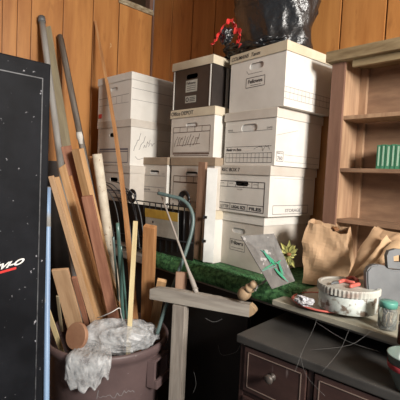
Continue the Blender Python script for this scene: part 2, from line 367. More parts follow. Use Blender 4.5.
def f_R1(bm, f): rectl(bm, .10, .095, .205, .135, f, .0018); text_bm(bm, 'Fellowes', .112, .112, .022, f, bold=.02, wfit=.08); ln(bm, .125, .103, .185, .103, f, .0014); [ln(bm, *a, f, .0012) for a in ((.11, .152, .19, .152), (.11, .152, .10, .166))]
def s_R1(bm, f):
    ln(bm, .0, .075, .35, .075, f, .0015); ln(bm, 0, .055, .35, .055, f, .0015); ln(bm, 0, .03, .35, .03, f, .0015)
    for i in range(12): ln(bm, .01+.028*i, .03, .01+.028*i, .075, f, .0013)
def f_R2(bm, f):
    ln(bm, .02, .155, .29, .155, f, .0012); text_bm(bm, 'NAME', .02, .160, .012, f, wfit=.03); text_bm(bm, 'DATE', .26, .160, .012, f, wfit=.03)
    ln(bm, .01, .085, .29, .085, f, .0014); text_bm(bm, 'Bankers Box', .015, .066, .018, f, bold=.03, wfit=.10); scrib(bm, .19, .072, .28, .078, f, 12, .0012, 5)
    for i in range(13): ln(bm, .012+.0235*i, .012, .012+.0235*i, .055, f, .0011)
    ln(bm, .012, .055, .294, .055, f, .0013); ln(bm, .012, .034, .294, .034, f, .0013); ln(bm, .012, .012, .294, .012, f, .0013)
def s_R2(bm, f):
    rectl(bm, .012, .02, .06, .062, f, .0022); text_bm(bm, '760', .018, .026, .022, f, bold=.03, wfit=.036); text_bm(bm, 'Bankers', .015, .052, .010, f, bold=.03, wfit=.04); ln(bm, .07, .05, .34, .05, f, .0012); ln(bm, .07, .02, .34, .02, f, .0012); ln(bm, .005, .13, .16, .165, f, .0013)
def f_R3(bm, f):
    rectl(bm, .02, .015, .285, .165, f, .003); ln(bm, .02, .135, .285, .135, f, .0022); ln(bm, .02, .048, .285, .048, f, .0026)
    for u in (.07, .12, .17, .215, .25): ln(bm, u, .135, u, .165, f, .0016)
    for u in (.025, .08, .13, .18, .225): text_bm(bm, 'DATE', u, .150, .008, f, wfit=.022)
    text_bm(bm, 'FROM', .13, .120, .010, f, wfit=.03)
    for u in (.09, .195): ln(bm, u, .015, u, .048, f, .002)
    text_bm(bm, 'LETTER', .028, .022, .022, f, bold=.01, wfit=.055); text_bm(bm, 'LEGAL SIZE', .10, .022, .022, f, bold=.04, wfit=.085); text_bm(bm, 'FILES', .205, .022, .022, f, bold=.04, wfit=.07)
def s_R3(bm, f): rectl(bm, .03, .012, .30, .055, f, .0025); text_bm(bm, 'STORAGE', .12, .022, .022, f, bold=.03, wfit=.12); ln(bm, .03, .19, .33, .19, f, .001)
def f_R4(bm, f): rectl(bm, .10, .075, .20, .125, f, .0016); text_bm(bm, 'Fellowes', .108, .102, .024, f, bold=.03, wfit=.08); ln(bm, .11, .087, .19, .087, f, .0014)

def f_M1i(bm, f):
    text_bm(bm, 'Fellowes', .118, .124, .018, f, bold=.02, wfit=.07)
    for v in (.115, .105, .095): ln(bm, .12, v, .19, v, f, .0018)
def f_M1j(bm, f):
    for k in range(12): a, c = 2*PI*k/12, 2*PI*(k+1)/12; ln(bm, .127+.010*math.cos(a), .047+.010*math.sin(a), .127+.010*math.cos(c), .047+.010*math.sin(c), f, .004)
    for v in (.055, .047, .039): ln(bm, .145, v, .188, v, f, .0026)
def f_M2(bm, f):
    rectl(bm, .02, .130, .285, .158, f, .0025); [ln(bm, u, .130, u, .158, f, .002) for u in (.07, .125, .18, .23)]
    rectl(bm, .02, .025, .285, .130, f, .002)
    for i in range(9): scrib(bm, .03+.02*i, .055+.005*(i % 3), .055+.02*i, .115-.006*(i % 2), f, 4, .0022, i)
    ln(bm, .045, .06, .22, .07, f, .002); ln(bm, .02, .018, .285, .018, f, .006); ln(bm, .03, .008, .28, .008, f, .003)
def f_M3(bm, f):
    rectl(bm, .02, .125, .285, .155, f, .003); [ln(bm, u, .125, u, .155, f, .002) for u in (.07, .12, .17, .215)]; rectl(bm, .02, .03, .285, .122, f, .002)
def f_N(bm, f): ln(bm, .015, .15, .29, .15, f, .0022); text_bm(bm, 'DATE', .25, .158, .010, f, wfit=.03); ln(bm, .015, .088, .29, .088, f, .002); text_bm(bm, 'Bankers Box', .02, .068, .016, f, bold=.02, wfit=.09); ln(bm, .015, .06, .29, .06, f, .0016)
def f_L1(bm, f): ln(bm, .01, .13, .29, .135, f, .002); ln(bm, .01, .09, .29, .09, f, .0015); [ln(bm, u, .09, u, .13, f, .0015) for u in (.09, .18, .23)]
def s_L1(bm, f): ln(bm, .005, .165, .35, .17, f, .0018); ln(bm, .005, .105, .35, .112, f, .0016)
def f_L2(bm, f): ln(bm, .02, .09, .29, .09, f, .005); rectl(bm, .02, .015, .29, .085, f, .003); ln(bm, .02, .075, .29, .075, f, .004)
def s_L2(bm, f):
    for i in range(4): scrib(bm, .02+.03*i, .08+.01*i, .06+.03*i, .17-.012*i, f, 7, .0022, i+20)
    scrib(bm, .03, .05, .15, .03, f, 9, .002, 31); rectl(bm, .17, .06, .30, .15, f, .0014)
# stacks: heights measured along the front right edges
def zat(px, py, d): return at(px, py, d).z
Z0 = ZB+.0145
# right stack
rz = [Z0, zat(267, 218, 1.68), zat(273, 165, 1.665), zat(281, 105, 1.65), zat(288, 40, 1.65)]
def fr(px, py, y): p = ony(px, py, y); return p.x
Rl = [('white record box with a white handle flap at the bottom of the right stack', (263, 245), 1.415, .315, -R(4), dict(front=f_R4, flap=1, lid='white_card', body='grey_card')),
      ('white record box with a bold black table print, third down in right stack', (269.5, 190), 1.40, .345, -R(4), dict(front=f_R3, side=s_R3, lidtext=('REC BOX 7', .024, .035, .1, .11), body='white_card', lid='grey_card')),
      ('white record box with a 760 size label, second from the top of the right stack', (276, 135), 1.405, .325, -R(4), dict(front=f_R2, side=s_R2, flap=1, slot=(0, .05, .10, .036), lid='grey_card')),
      ('white record box with handwriting on its lid, under the black garbage bag', (285.5, 75), 1.40, .345, -R(5), dict(front=f_R1, side=s_R1, flap=1, slot=(0, .045, .085, .028), lidtext=('COLMANS  Taxes', .024, .012, .3, .165), inkm='ink'))]
for i, (lab, (px, py), y, W, rot, kw) in enumerate(Rl):
    record_box(lab, fr(px, py, y), y, rz[i], rz[i+1], W=W, D=.345, rot=rot, **kw)
RTOP = rz[4]
# middle stack
mz = [Z0, None, zat(214, 157, 1.9), zat(214, 105, 1.9), zat(213, 53, 1.9)]; mz[1] = (mz[0]+mz[2])/2
ym = 1.375
Ml = [('white record box at the bottom of the middle stack, behind the black rack', dict(body='white_card')),
      ('soiled record box with browned lid and dark table print below the handwritten box', dict(front=f_M3, body='grey_card', lid='brown_card', inkm='brown_ink', flap=2)),
      ('white record box with bold shop lettering on its lid and slanted handwriting on its front', dict(front=f_M2, body='grey_card', lid='cream_card', lit_sidecard='white_card', lidtext=('Office DEPOT', .028, .008, 0, .16), inkm='brown_ink', flap=1)),
      ('black record box with a cream lid and two white labels, topmost of the middle stack', dict(body='black_card', lid='cream_card', strips=True, side=None))]
mpx = [(214, 235), (214, 185), (214, 132), (212.5, 80)]
for i, (lab, kw) in enumerate(Ml):
    xr = fr(*mpx[i], ym); r = record_box(lab, xr, ym, mz[i], mz[i+1], W=.325 if i < 3 else .30, D=.345, rot=R(1.5), **kw)
    if i == 3:
        Hh = mz[4]-mz[3]
        for qq in ((.11, .085, .20, .145), (.11, .03, .195, .065)): b = B(); q2(b, *qq, lambda u, v: (-.295+u/.31*.29, .004, v*Hh/.25)); obj('paper_label', b, M['card'], r)
        for fn, nm in ((f_M1i, 'printed_name'), (f_M1j, 'printed_emblem')): b = B(); fn(b, lambda u, v: (-.295+u/.31*.29, .003, v*Hh/.25)); obj(nm, b, M['ink'], r)
mxl = fr(214, 185, ym)-.335
for i, (lab, za, zb) in enumerate((('white record box at the bottom between left and middle stacks, behind black wire rack', Z0, mz[1]), ('white record box with a dark hand hole, squeezed between left and middle stacks', mz[1], mz[2]))):
    record_box(lab, mxl-.004+(.0), ym-.02, za, zb, W=.232, D=.345, rot=0, front=f_N, body='grey_card', lid='brown_card' if i else 'grey_card', lit_sidecard='white_card', inkm='grey_ink', flap=2)
# left stack
lz = [Z0, None, zat(125, 165, 2.2), zat(128, 118, 2.2), zat(131, 71, 2.2)]; lz[1] = (lz[0]+lz[2])/2
Ll = [('white record box at the very bottom of the left stack by the panelled wall', dict(body='grey_card')),
      ('greyish record box behind the cream tube, third down in the left stack', dict(front=f_L2, inkm='blue_ink', body='grey_card', lid='grey_card')),
      ('record box with scribbled writing on its side, second from top of the left stack', dict(front=f_L2, side=s_L2, inkm='blue_ink', body='grey_card', lid='grey_card', lit_sidecard='white_card')),
      ('clean white record box on top of the left stack in the corner', dict(front=f_L1, side=s_L1, body='white_card', lid='white_card', inkm='grey_ink', slot=(0, .05, .07, .02), flap=1))]
for i, (lab, kw) in enumerate(Ll):
    p = at(*((124, 220), (125.5, 180), (128, 142), (130.5, 95))[i], 2.2)
    r = record_box(lab, p.x+(.0, .0, .0, .0)[i], 1.255, lz[i], lz[i+1], W=.345, D=.38 if i < 2 else .42, rot=R(2.5 if i > 1 else 0), **kw)
    if i == 3:
        b = B(); box(b, -.325, -.295, .0, .004, .02, .045, .001); obj('red_sticker', b, M['red'], r)
# ------------------------------------------------------------------ black garbage bag on the right stack
def crumple(bm, amp, sc_, seed=0, zfix=None):
    for v in bm.verts:
        p = v.co*sc_+Vector((seed, seed, seed)); n = noise.noise_vector(p)+.5*noise.noise_vector(p*2.3)
        r = abs(noise.noise(p*1.7))
        k = 1 if zfix is None else min(1, max(0, (v.co.z-zfix)/.03))
        v.co += n*amp*k
def blob(bm, c, rx, ry, rzz, amp, scl, sub=5, seed=0, flat=None, mtx=None):
    r = bmesh.ops.create_icosphere(bm, subdivisions=sub, radius=1)
    for v in r['verts']:
        d = v.co.copy(); n = noise.ridged_multi_fractal(d*scl+Vector((seed, 0, 0)), 1.0, 2.1, 4, .9, 2.0)
        f = 1+amp*(n-1.2)*.5+amp*.8*noise.noise(d*scl*.8+Vector((0, seed, 0)))
        v.co = Vector((d.x*rx*f, d.y*ry*f, d.z*rzz*f))
        if mtx: v.co = mtx @ v.co
        v.co += Vector(c)
        if flat is not None and v.co.z < flat: v.co.z = flat+random.uniform(0, .001)
    return r['verts']
gb = thing('garbage_bag', 'black plastic garbage bag with red drawstring on top of the right stack', 'garbage bag', (-1.185, 1.565, RTOP))
b = B(); 
prof = [(.001, 0.0), (.12, .0), (.172, .008), (.178, .04), (.172, .10), (.180, .16), (.20, .24), (.215, .34), (.21, .46), (.17, .56), (.08, .64), (.001, .66)]
lathe(b, [(r*1.0, z) for r, z in [(p[0]+(q[0]-p[0])*t/6, p[1]+(q[1]-p[1])*t/6) for p, q in zip(prof, prof[1:]) for t in range(6)]+[prof[-1]]], 96)
for v in b.verts:
    a = math.atan2(v.co.y, v.co.x); rr = math.hypot(v.co.x, v.co.y)
    n = noise.ridged_multi_fractal(Vector((math.cos(a)*2.2+v.co.z*2, math.sin(a)*2.2, v.co.z*5)), 1, 2.1, 4, .9, 2)-1.2
    n2 = noise.ridged_multi_fractal(Vector((v.co.x*14, v.co.y*14, v.co.z*9+5)), 1, 2.1, 3, .9, 2)-1.0; n = n*.8+n2*.45
    k = 1+.085*n*min(1, rr/.1); sx = 1.08+.35*max(0, -v.co.x/.2)*max(0, 1-v.co.z/.12)*0
    v.co.x *= k*1.14; v.co.y *= k*.80
    if v.co.z > .004: v.co.z += .008*n
    v.co.z = max(v.co.z, .002)
    v.co.x += .02
obj('bag_body', b, M['black_bag'], gb, True)
b = B(); blob(b, (-.02, -.105, .030), .165, .045, .030, .6, 2.6, 5, 3, flat=.002); obj('bottom_fold', b, M['black_bag'], gb, True)
b = B(); blob(b, (-.17, -.06, .04), .06, .06, .045, .6, 2.5, 4, 8, flat=.002); obj('gathered_neck', b, M['black_bag'], gb, True)
def ribbon(bm, pts, w, n=5, tw=0):
    sp = spline(pts, n); prev = None
    for i, p in enumerate(sp):
        t = (sp[min(i+1, len(sp)-1)]-sp[max(i-1, 0)]).normalized(); a = t.cross(Vector((.6, .7, 0))).normalized()
        a = (Matrix.Rotation(.6*math.sin(i*1.1+tw), 3, t) @ a)*w/2*(1+.3*math.sin(i*1.7)); cur = (bm.verts.new(p-a), bm.verts.new(p+a))
        if prev: bm.faces.new((prev[0], prev[1], cur[1], cur[0]))
        prev = cur
g0 = gb.location
b = B(); d = 1.62
for pts, w_, t in (([(212, 46), (217, 37), (222, 28), (227, 22), (233, 20)], .018, 0), ([(211, 45), (215, 40), (219, 33), (224, 26)], .014, 2), ([(232, 22), (236, 28), (240, 33), (238, 40), (240, 46)], .022, 1), ([(234, 30), (240, 35), (236, 44)], .022, 3)):
    ribbon(b, [at(x, y, d+.01*math.sin(i*2+t))-g0 for i, (x, y) in enumerate(pts)], w_, 5, t)
obj('drawstring', b, M['red'], gb, mods=(('SOLIDIFY', dict(thickness=.001)),))
b = B(); blob(b, at(226, 36, 1.64)-g0, .035, .03, .035, .6, 2.2, 4, 12); obj('bag_knot', b, M['black_bag'], gb, True)
# ------------------------------------------------------------------ bookcase
bx, by = -.80, 1.58
bk = thing('bookcase', 'open wooden bookcase with wide side stiles standing behind the paper bags', 'bookcase', (-.2, 1.66, ZP-.0195))
XR = .60
zt = ony(341, 63, by).z
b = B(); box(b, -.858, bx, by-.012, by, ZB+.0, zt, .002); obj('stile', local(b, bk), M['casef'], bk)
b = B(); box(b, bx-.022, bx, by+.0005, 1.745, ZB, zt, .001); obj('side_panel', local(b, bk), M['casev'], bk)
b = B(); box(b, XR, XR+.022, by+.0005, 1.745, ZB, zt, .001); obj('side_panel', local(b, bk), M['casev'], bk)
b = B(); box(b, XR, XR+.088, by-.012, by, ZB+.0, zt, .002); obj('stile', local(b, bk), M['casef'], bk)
b = B(); box(b, bx+.0005, XR-.0005, 1.735, 1.745, ZB, zt); obj('back_panel', local(b, bk), M['case'], bk)
b = B(); box(b, -.875, XR+.10, by-.04, 1.75, zt+.0005, zt+.045, .003); box(b, bx+.03, XR, by-.012, by+.008, zt-.028, zt, .001); obj('cornice', local(b, bk), M['caset'], bk)
b = B(); box(b, bx+.0005, bx+.03, 1.715, 1.7345, ZB, zt-.001); obj('corner_batten', local(b, bk), M['casev'], bk)
shz = []
for py in (116, 168, 219):
    z = ony(341, py, by).z; shz.append(z)
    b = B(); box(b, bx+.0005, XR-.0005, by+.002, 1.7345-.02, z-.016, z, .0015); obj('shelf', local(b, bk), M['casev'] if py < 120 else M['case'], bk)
# green books on the middle shelf
xb = ony(378, 150, by+.03).x
for i, wd in enumerate((.016, .017, .020, .016, .019, .018)):
    lab = ('dark green book at the left end of the shelf row', 'green book second from the left in the shelf row', 'green book in the middle of the shelf row', 'green book fourth from the left in the shelf row', 'green book fifth in the row, cut by the photo edge', 'green book at the right end of the shelf row')[i]
    t = thing('book', lab, 'book', (xb+.0, by+.02, shz[1]), 0, 'green books on the bookcase shelf'); hh = .094+.002*(i % 2)
    b = B(); box(b, 0, wd-.001, 0, .004, 0.0005, hh, .001); box(b, 0, .002, 0, .10, .0005, hh); box(b, wd-.003, wd-.001, 0, .10, .0005, hh); obj('cover', b, M['green'], t)
    b = B(); box(b, .0021, wd-.0031, .0041, .097, .002, hh-.004); obj('pages', b, M['pages'], t)
    b = B(); box(b, wd*.36, wd*.72, -.0012, -.0002, .012, hh-.006); obj('spine_label', b, M['pages'], t)
    xb += wd+.0005
# ------------------------------------------------------------------ black cabinet at the left
cx = -1.12
def cabinet():
    ye = onx(50.5, 100, cx).y; zt = onx(48, 62, cx).z; t = thing('metal_cabinet', 'tall black metal cabinet with scratched front and red and white lettering', 'cabinet', (cx-.22, ye-.36, 0))
    b = B(); box(b, cx-.44, cx-.019, ye-.72, ye, .0, zt, .004); obj('cabinet_body', local(b, t), M['cab'], t)
    b = B(); box(b, cx-.018, cx, ye-.716, ye-.001, .05, zt-.004, .004); obj('door', local(b, t), M['cab'], t)
    b = B()
    yl = onx(42.5, 100, cx).y; zl = onx(42, 78, cx).z
    box(b, cx+.0003, cx+.0018, ye-.68, yl, zl-.003, zl, 0); box(b, cx+.0003, cx+.0018, yl-.003, yl, .10, zl-.003, 0); obj('door_moulding', local(b, t), M['cabline'], t)
    f = lambda u, v: (cx+.001, p0.y+u, p0.z+v+u*.16)
    p0 = onx(-10, 272, cx)
    b = B(); text_bm(b, 'VIVI-O', 0, 0, .020, f, shear=.5, bold=.045, wfit=.088); obj('lettering', local(b, t), M['white'], t)
    b = B(); ln(b, -.02, -.009, .066, -.008, f, .005); obj('underline', local(b, t), M['red'], t)
    return t
cabinet()
# ------------------------------------------------------------------ brown trash can
cc = onz(108, 330, .70); ccx, ccy = cc.x, cc.y; KC = 1.06
can = thing('trash_can', 'brown plastic trash can stuffed with scrap lumber and a clear bag', 'trash can', (ccx, ccy, 0))
b = B(); lathe(b, [(q*KC, z) for q, z in [(0, .003), (.19, .003), (.197, .01), (.235, .64), (.245, .66), (.252, .67), (.254, .69), (.248, .70), (.238, .695), (.232, .66), (.19, .02), (0, .014)]], 64); obj('can_body', b, M['can'], can, True)
ha = math.atan2(RT.y, RT.x)-.40
for s in (0, PI):
    b = B(); a0 = ha+s; m_ = Matrix.Rotation(a0, 4, 'Z')
    for yy in (-.055, .055): box(b, .240, .276, yy-.007, yy+.007, .53, .64, .002, m_)
    box(b, .276, .290, -.062, .062, .53, .565, .003, m_); box(b, .240, .276, -.055, .055, .635, .645, .002, m_); obj('handle', b, M['can'], can)
b = B(); f = lambda u, v: None
def canp(ang, z, off=.001): r = KC*(.197+(.235-.197)*(z-.01)/.63)+off; return (r*math.cos(ang), r*math.sin(ang), z)
fa = math.atan2(-ccy, -ccx)
fc = lambda u, v: canp(fa+.02+u/.22, .535+v, .0015)
ln(b, -.035, -.01, -.030, .025, fc, .002); scrib(b, -.03, 0, .10, .0, fc, 16, .0015, 3); obj('embossed_lettering', b, M['grey_ink'], can)
# ------------------------------------------------------------------ sticks
fwh = Vector((ccx, ccy, 0)).normalized()
def stick(name, label, cat, top, bot, w, t, m, z_end=.25, face=None, r=None, taper=1, bend=0, parts=(), rcan=.18, group=None, bev=.0015, rough_end=0, front=False, lay=None):
    """a piece from the point top down through bot (at the can's rim), carried on into the can"""
    A, Bp = Vector(top), Vector(bot); d = (Bp-A).normalized()
    if z_end is not None:
        v = Bp-CAM; best = None
        for k in range(-20, 60):                  # slide the piece back or forward until it goes in through the can's mouth
            Bk = CAM+v*(1+.01*k); dk_ = (Bk-A).normalized()
            if dk_.z > -.1: continue
            X = A+dk_*((A.z-.70)/-dk_.z); q = math.hypot(X.x-ccx, X.y-ccy); dv = (X.x-ccx)*fwh.x+(X.y-ccy)*fwh.y; sc_ = max(0, q-.205)*10+abs(k)*.01+(0 if front else (max(0, .02-dv) if lay is None else abs(dv-lay))*8)
            if best is None or sc_ < best[0]: best = (sc_, Bk)
        Bp = best[1]; d = (Bp-A).normalized(); s = (A.z-z_end)/-d.z; E = A+d*s
        for _ in range(300):
            if math.hypot(E.x-ccx, E.y-ccy) < .17+.03*E.z/.7 or E.z > .69: break
            E -= d*.005
    else: E = Bp
    Ln = (A-E).length; zax = (A-E).normalized()
    fd = Vector(face) if face else -fw; yax = -(fd-zax*fd.dot(zax)).normalized(); xax = yax.cross(zax)
    bm = B()
    if r is None:
        n = 8 if bend else 2
        for i in range(n):
            z0_, z1_ = Ln*i/n, Ln*(i+1)/n
        vs = []
        for i in range(n+1):
            z = Ln*i/n; k = taper+(1-taper)*(1-i/n) ; off = bend*math.sin(PI*i/n)
            vs.append([bm.verts.new((sx*w/2*k+off, sy*t/2*k, z+(rough_end*sx*(i == n)))) for sx, sy in ((-1, -1), (1, -1), (1, 1), (-1, 1))])
        for a, c in zip(vs, vs[1:]):
            for k in range(4): bm.faces.new((a[k], a[(k+1) % 4], c[(k+1) % 4], c[k]))
        bm.faces.new(vs[0][::-1]); bm.faces.new(vs[-1])
        if bev: bmesh.ops.bevel(bm, geom=[e for e in bm.edges if len({round(v.co.z, 4) for v in e.verts}) > 1 or abs(e.verts[0].co.z-Ln) < .02 and abs(e.verts[1].co.z-Ln) < .02], offset=bev, segments=1, affect='EDGES')
    else:
        n = 10; tube(bm, [(bend*math.sin(PI*i/n), 0, Ln*i/n) for i in range(n+1)], [r*(taper+(1-taper)*(1-i/n)) for i in range(n+1)], 16)
    o = obj(name, bm, m, smooth=r is not None); tag(o, label, cat, group)
    o.matrix_world = Matrix(((xax.x, yax.x, zax.x, E.x), (xax.y, yax.y, zax.y, E.y), (xax.z, yax.z, zax.z, E.z), (0, 0, 0, 1)))
    for pn, fnc, pm in parts: bb = B(); fnc(bb, Ln); obj(pn, bb, pm, o, True)
    return o
def onwall(px, py, off=.03): return onx(px, py, WX+off)
S = stick
S('grey_pipe', 'long grey pipe with a dark end cap leaning on the panelled wall', 'pipe', onwall(41.5, 18, .03), at(72, 250, 1.86), 0, 0, M['pvc'], lay=0.2, r=.0175, parts=(('end_cap', lambda b, l: lathe(b, [(0, l+.004), (.021, l+.004), (.021, l-.03), (.0178, l-.03)], 20), M['steel']),))
S('olive_strip', 'flat olive wooden strip leaning beside the long grey pipe', 'wood strip', onwall(47, 27, .03), at(84, 250, 1.84), .045, .010, M['olive'], lay=0.175)
S('brown_pipe', 'grey brown pipe leaning on the wall right of the olive strip', 'pipe', onwall(60, 36, .03), at(103, 250, 1.80), 0, 0, M['pipe2'], lay=0.165, r=.017, parts=(('pipe_groove', lambda b, l: box(b, .0155, .0175, -.004, .004, .3, l-.02), M['ink']),))
S('wood_lath', 'very long thin wooden lath whose tip touches the wall groove', 'wood strip', onwall(95, 21, .01), at(129, 300, 1.60), .031, .012, M['orange'], lay=0.03, taper=.48, bend=.04, z_end=.45)
S('cardboard_tube', 'cream speckled cardboard tube standing in the trash can', 'tube', at(97, 154, 1.75), at(118, 310, 1.60), 0, 0, M['tube'], lay=0.11, r=.024, taper=.9, z_end=.3, parts=(('tube_mouth', lambda b, l: lathe(b, [(0, l+.0005), (.016, l+.0005), (.016, l+.001), (0, l+.001)], 20), M['tan']),))
S('lumber', 'reddish dark board at the back of the leaning lumber, beside the grey pipe', 'board', at(66, 146, 1.72), at(104, 300, 1.62), .042, .018, M['fir'], lay=0.145, rcan=.2)
S('lumber', 'tan topped board with a pale square end, tallest of the thick boards', 'board', at(77.5, 149, 1.67), at(113, 298, 1.57), .042, .03, M['pine'], lay=0.095, face=(.35, -.9, 0))
S('lumber', 'reddish brown board in front with a white string across it', 'board', at(87, 196, 1.575), at(110, 300, 1.50), .043, .018, M['fir'], lay=0.045)
S('lumber', 'narrow tan slat, leftmost of the fan beside the cabinet', 'board', at(51, 176, 1.60), at(92, 318, 1.54), .022, .012, M['tan'], lay=0.03)
S('lumber', 'narrow tan slat, second of the fan beside the cabinet', 'board', at(56.5, 177, 1.645), at(97, 318, 1.585), .020, .014, M['pine'], lay=0.065)
S('lumber', 'wider tan board of the fan with a slanted pale end', 'board', at(62, 166, 1.68), at(103, 318, 1.63), .030, .016, M['pine'], lay=0.105, rough_end=.006)
S('lumber', 'brown edged board between the fan and the reddish boards', 'board', at(68.5, 176, 1.71), at(108, 318, 1.66), .026, .014, M['orange'], lay=0.14)
S('lumber', 'short wide tan panel standing in the left of the trash can', 'board', at(60, 269, 1.62), at(74, 322, 1.56), .068, .014, M['tan'], lay=0.03, z_end=.52)
S('lumber', 'short dark brown strip right of the short wide tan panel', 'board', at(74, 277, 1.635), at(87, 324, 1.60), .020, .012, M['fir'], lay=0.06, z_end=.5)
S('folding_rule', 'yellow folding rule sticking out at the left rim of the can', 'rule', at(44.5, 301, 1.52), at(60, 346, 1.475), .020, .006, M['pale'], z_end=.6, front=True)
S('lumber', 'thin pale splint between the yellow rule and the tan panel', 'wood strip', at(57.5, 296, 1.56), at(63, 340, 1.53), .012, .006, M['olive'], z_end=.6)
S('lumber', 'thin brown slat left of the yellow folding rule', 'wood strip', at(44, 312, 1.545), at(58, 346, 1.50), .016, .008, M['fir'], z_end=.62)
S('wood_dowel', 'pale straight square stick standing at the front of the trash can', 'wood strip', at(135.5, 221, 1.62), at(129, 340, 1.545), .0185, .012, M['pale'], z_end=.66, front=True)
S('lumber', 'orange timber post with knots standing behind the pale square stick', 'board', at(150, 226, 1.66), at(147, 322, 1.62), .052, .030, M['orange'], lay=0.07, z_end=.25, face=(.55, -.83, 0))
S('lumber', 'short tan block end behind the left end of the grey plank', 'board', at(162, 280, 1.66), at(154, 325, 1.63), .040, .018, M['pine'], lay=0.03, z_end=.45)
S('garden_stake', 'thin dark green glassy stake beside the wooden lath', 'stake', at(117.5, 223, 1.63), at(122.5, 310, 1.60), 0, 0, M['teal'], lay=0.07, r=.009, taper=.8, z_end=.45)
S('garden_stake', 'short thin grey stake between the cream tube and green stake', 'stake', at(113.2, 237, 1.655), at(119, 310, 1.63), 0, 0, M['tubing'], lay=0.14, r=.005, z_end=.45)
S('garden_stake', 'thin green stake just right of the wooden lath', 'stake', at(121, 246, 1.68), at(126.5, 310, 1.66), 0, 0, M['teal'], lay=0.1, r=.005, z_end=.45)
S('metal_rod', 'thin metal rod with a pale fitting, leaning behind the reddish board', 'rod', at(79, 133, 1.80), at(99, 240, 1.72), 0, 0, M['pipe2'], lay=0.18, r=.008, z_end=.5, parts=(('pale_fitting', lambda b, l: lathe(b, [(0, l+.004), (.013, l+.004), (.015, l-.02), (.011, l-.035), (.0085, l-.05)], 16), M['plate']),))
S('lumber', 'brown stained board edge just left of the cream tube', 'board', at(92, 156, 1.83), at(114, 290, 1.72), .022, .014, M['orange'], lay=0.16, z_end=.45)
S('lumber', 'short brown block end just behind the grey plank, right of the bent tube', 'board', at(181.5, 272, 1.60), Vector((at(181.5, 272, 1.60).x, at(181.5, 272, 1.60).y, .001)), .046, .018, M['brownish'], z_end=None)
# blue pole by the cabinet
pb = onz(46, 400, .45)
t = S('blue_pole', 'light blue pole with a grey tip standing between cabinet and can', 'pole', at(48.3, 188, 1.60), at(46.3, 400, 1.42), 0, 0, M['blue'], z_end=None, r=.0105, parts=(('grey_tip', lambda b, l: tube(b, [(0, 0, l-.16), (0, 0, l+.003)], [.0112, .009], 14), M['pvc']),))
# carry the pole on to the floor
A = at(48.3, 188, 1.60); Bq = at(46.3, 400, 1.42); dq = (Bq-A).normalized(); ext = (Bq.z-.002)/-dq.z
me = t.data; e_old = (A-Bq).length
for v in me.vertices:
    if v.co.z < .02: v.co.z -= ext
# wood disc and a bit of dowel in the can
m4 = Matrix.Translation(at(74, 337, 1.47)) @ Matrix.Rotation(R(-44)+PI/2-.35, 4, 'Z').to_4x4() @ Matrix.Rotation(R(68), 4, 'X')
b = B(); lathe(b, [(0, -.009), (.050, -.009), (.052, -.006), (.052, .006), (.050, .009), (0, .009)], 36); o = obj('wood_disc', b, M['cork'], None, False)
o.matrix_world = Matrix.Translation(at(77, 336, 1.56)) @ (-fw+RT*-.55+Vector((0, 0, .30))).to_track_quat('Z', 'Y').to_matrix().to_4x4(); tag(o, 'round reddish wooden disc tucked in the can at left of the clear bag', 'wood disc')
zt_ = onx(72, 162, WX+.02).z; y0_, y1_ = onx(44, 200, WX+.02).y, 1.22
b = B(); box(b, WX+.004, WX+.010, y0_, y1_, .001, zt_, .001); recenter(tag(obj('wall_shade_sheet', b, M['black_card']), 'dark flat sheet added as shade on the wall behind the leaning lumber', 'sheet'))  # shade on the wall behind the sticks, added as a dark sheet
# string tied round the boards
b = B(); tube(b, spline([at(97, 318, 1.505), at(104, 315.5, 1.47), at(112, 312, 1.455), at(119.5, 308, 1.47), at(121, 314, 1.50), at(123, 322, 1.54)], 6), .0017, 6); recenter(tag(obj('string', b, M['white'], None, True), 'white string tied around the reddish brown board', 'string'))
# ------------------------------------------------------------------ clear bag
def clearbag():
    t = thing('plastic_bag', 'crumpled clear plastic bag bulging from the trash can and hanging over its rim', 'plastic bag', (ccx, ccy, .66))
    b = B(); c = onz(116, 331, .71)-t.location
    mr = Matrix.Rotation(math.atan2(RT.y, RT.x), 3, 'Z'); c = -fwh*.125+RT*.035+Vector((0, 0, .068-RT.z*.03)); blob(b, c, .15, .085, .072, .26, 1.7, 6, 4, mtx=mr); c2 = onz(147, 330, .70)-t.location; blob(b, -fwh*.10+RT*.13+Vector((0, 0, .06)), .085, .07, .065, .28, 1.9, 5, 9, mtx=mr)
    for v in b.verts:
        w_ = v.co+t.location; q = Vector((w_.x-ccx, w_.y-ccy)); lim = .232 if w_.z < .71 else .30
        if q.length > lim: q = q.normalized()*lim; v.co.x = q.x; v.co.y = q.y
    obj('bag_bulge', b, M['clearbag'], t, True)
    # drape over the front left rim
    b = B(); a0 = math.atan2(*(lambda p: (p.y-ccy, p.x-ccx))(onz(91, 355, .70))); n, m = 26, 30; rows = []
    for i in range(n+1):
        u = i/n*2-1; a = a0+u*.31; L_ = .125+.030*noise.noise(Vector((u*3.5, 1, 1)))*2 - .05*(abs(u)**3) - .02*u; row = []
        for j in range(m+1):
            s = j/m*(L_+.09)-.09; nn = noise.noise(Vector((u*5, s*26, 2)))+.6*noise.noise(Vector((u*12, s*40, 5)))
            if s < 0: r, z = .267+s*.9+.004, .706+.010*abs(nn)+.12*(-s)
            else: r, z = .273+.010*abs(nn)+.012*math.sin(min(1, s/.05)*PI/2)+ .004, .706-s*.98
            a2 = a*1+(.05*nn)*.3; aa = a0+(a2-a0)*(1-.2*max(0, s)/.15*(u > 0)); row.append(b.verts.new((r*math.cos(aa), r*math.sin(aa), z-.66)))
        rows.append(row)
    for i in range(n):
        for j in range(m): b.faces.new((rows[i][j], rows[i+1][j], rows[i+1][j+1], rows[i][j+1]))
    obj('bag_drape', b, M['clearbag'], t, True, mods=(('SOLIDIFY', dict(thickness=.0012)),))
clearbag()
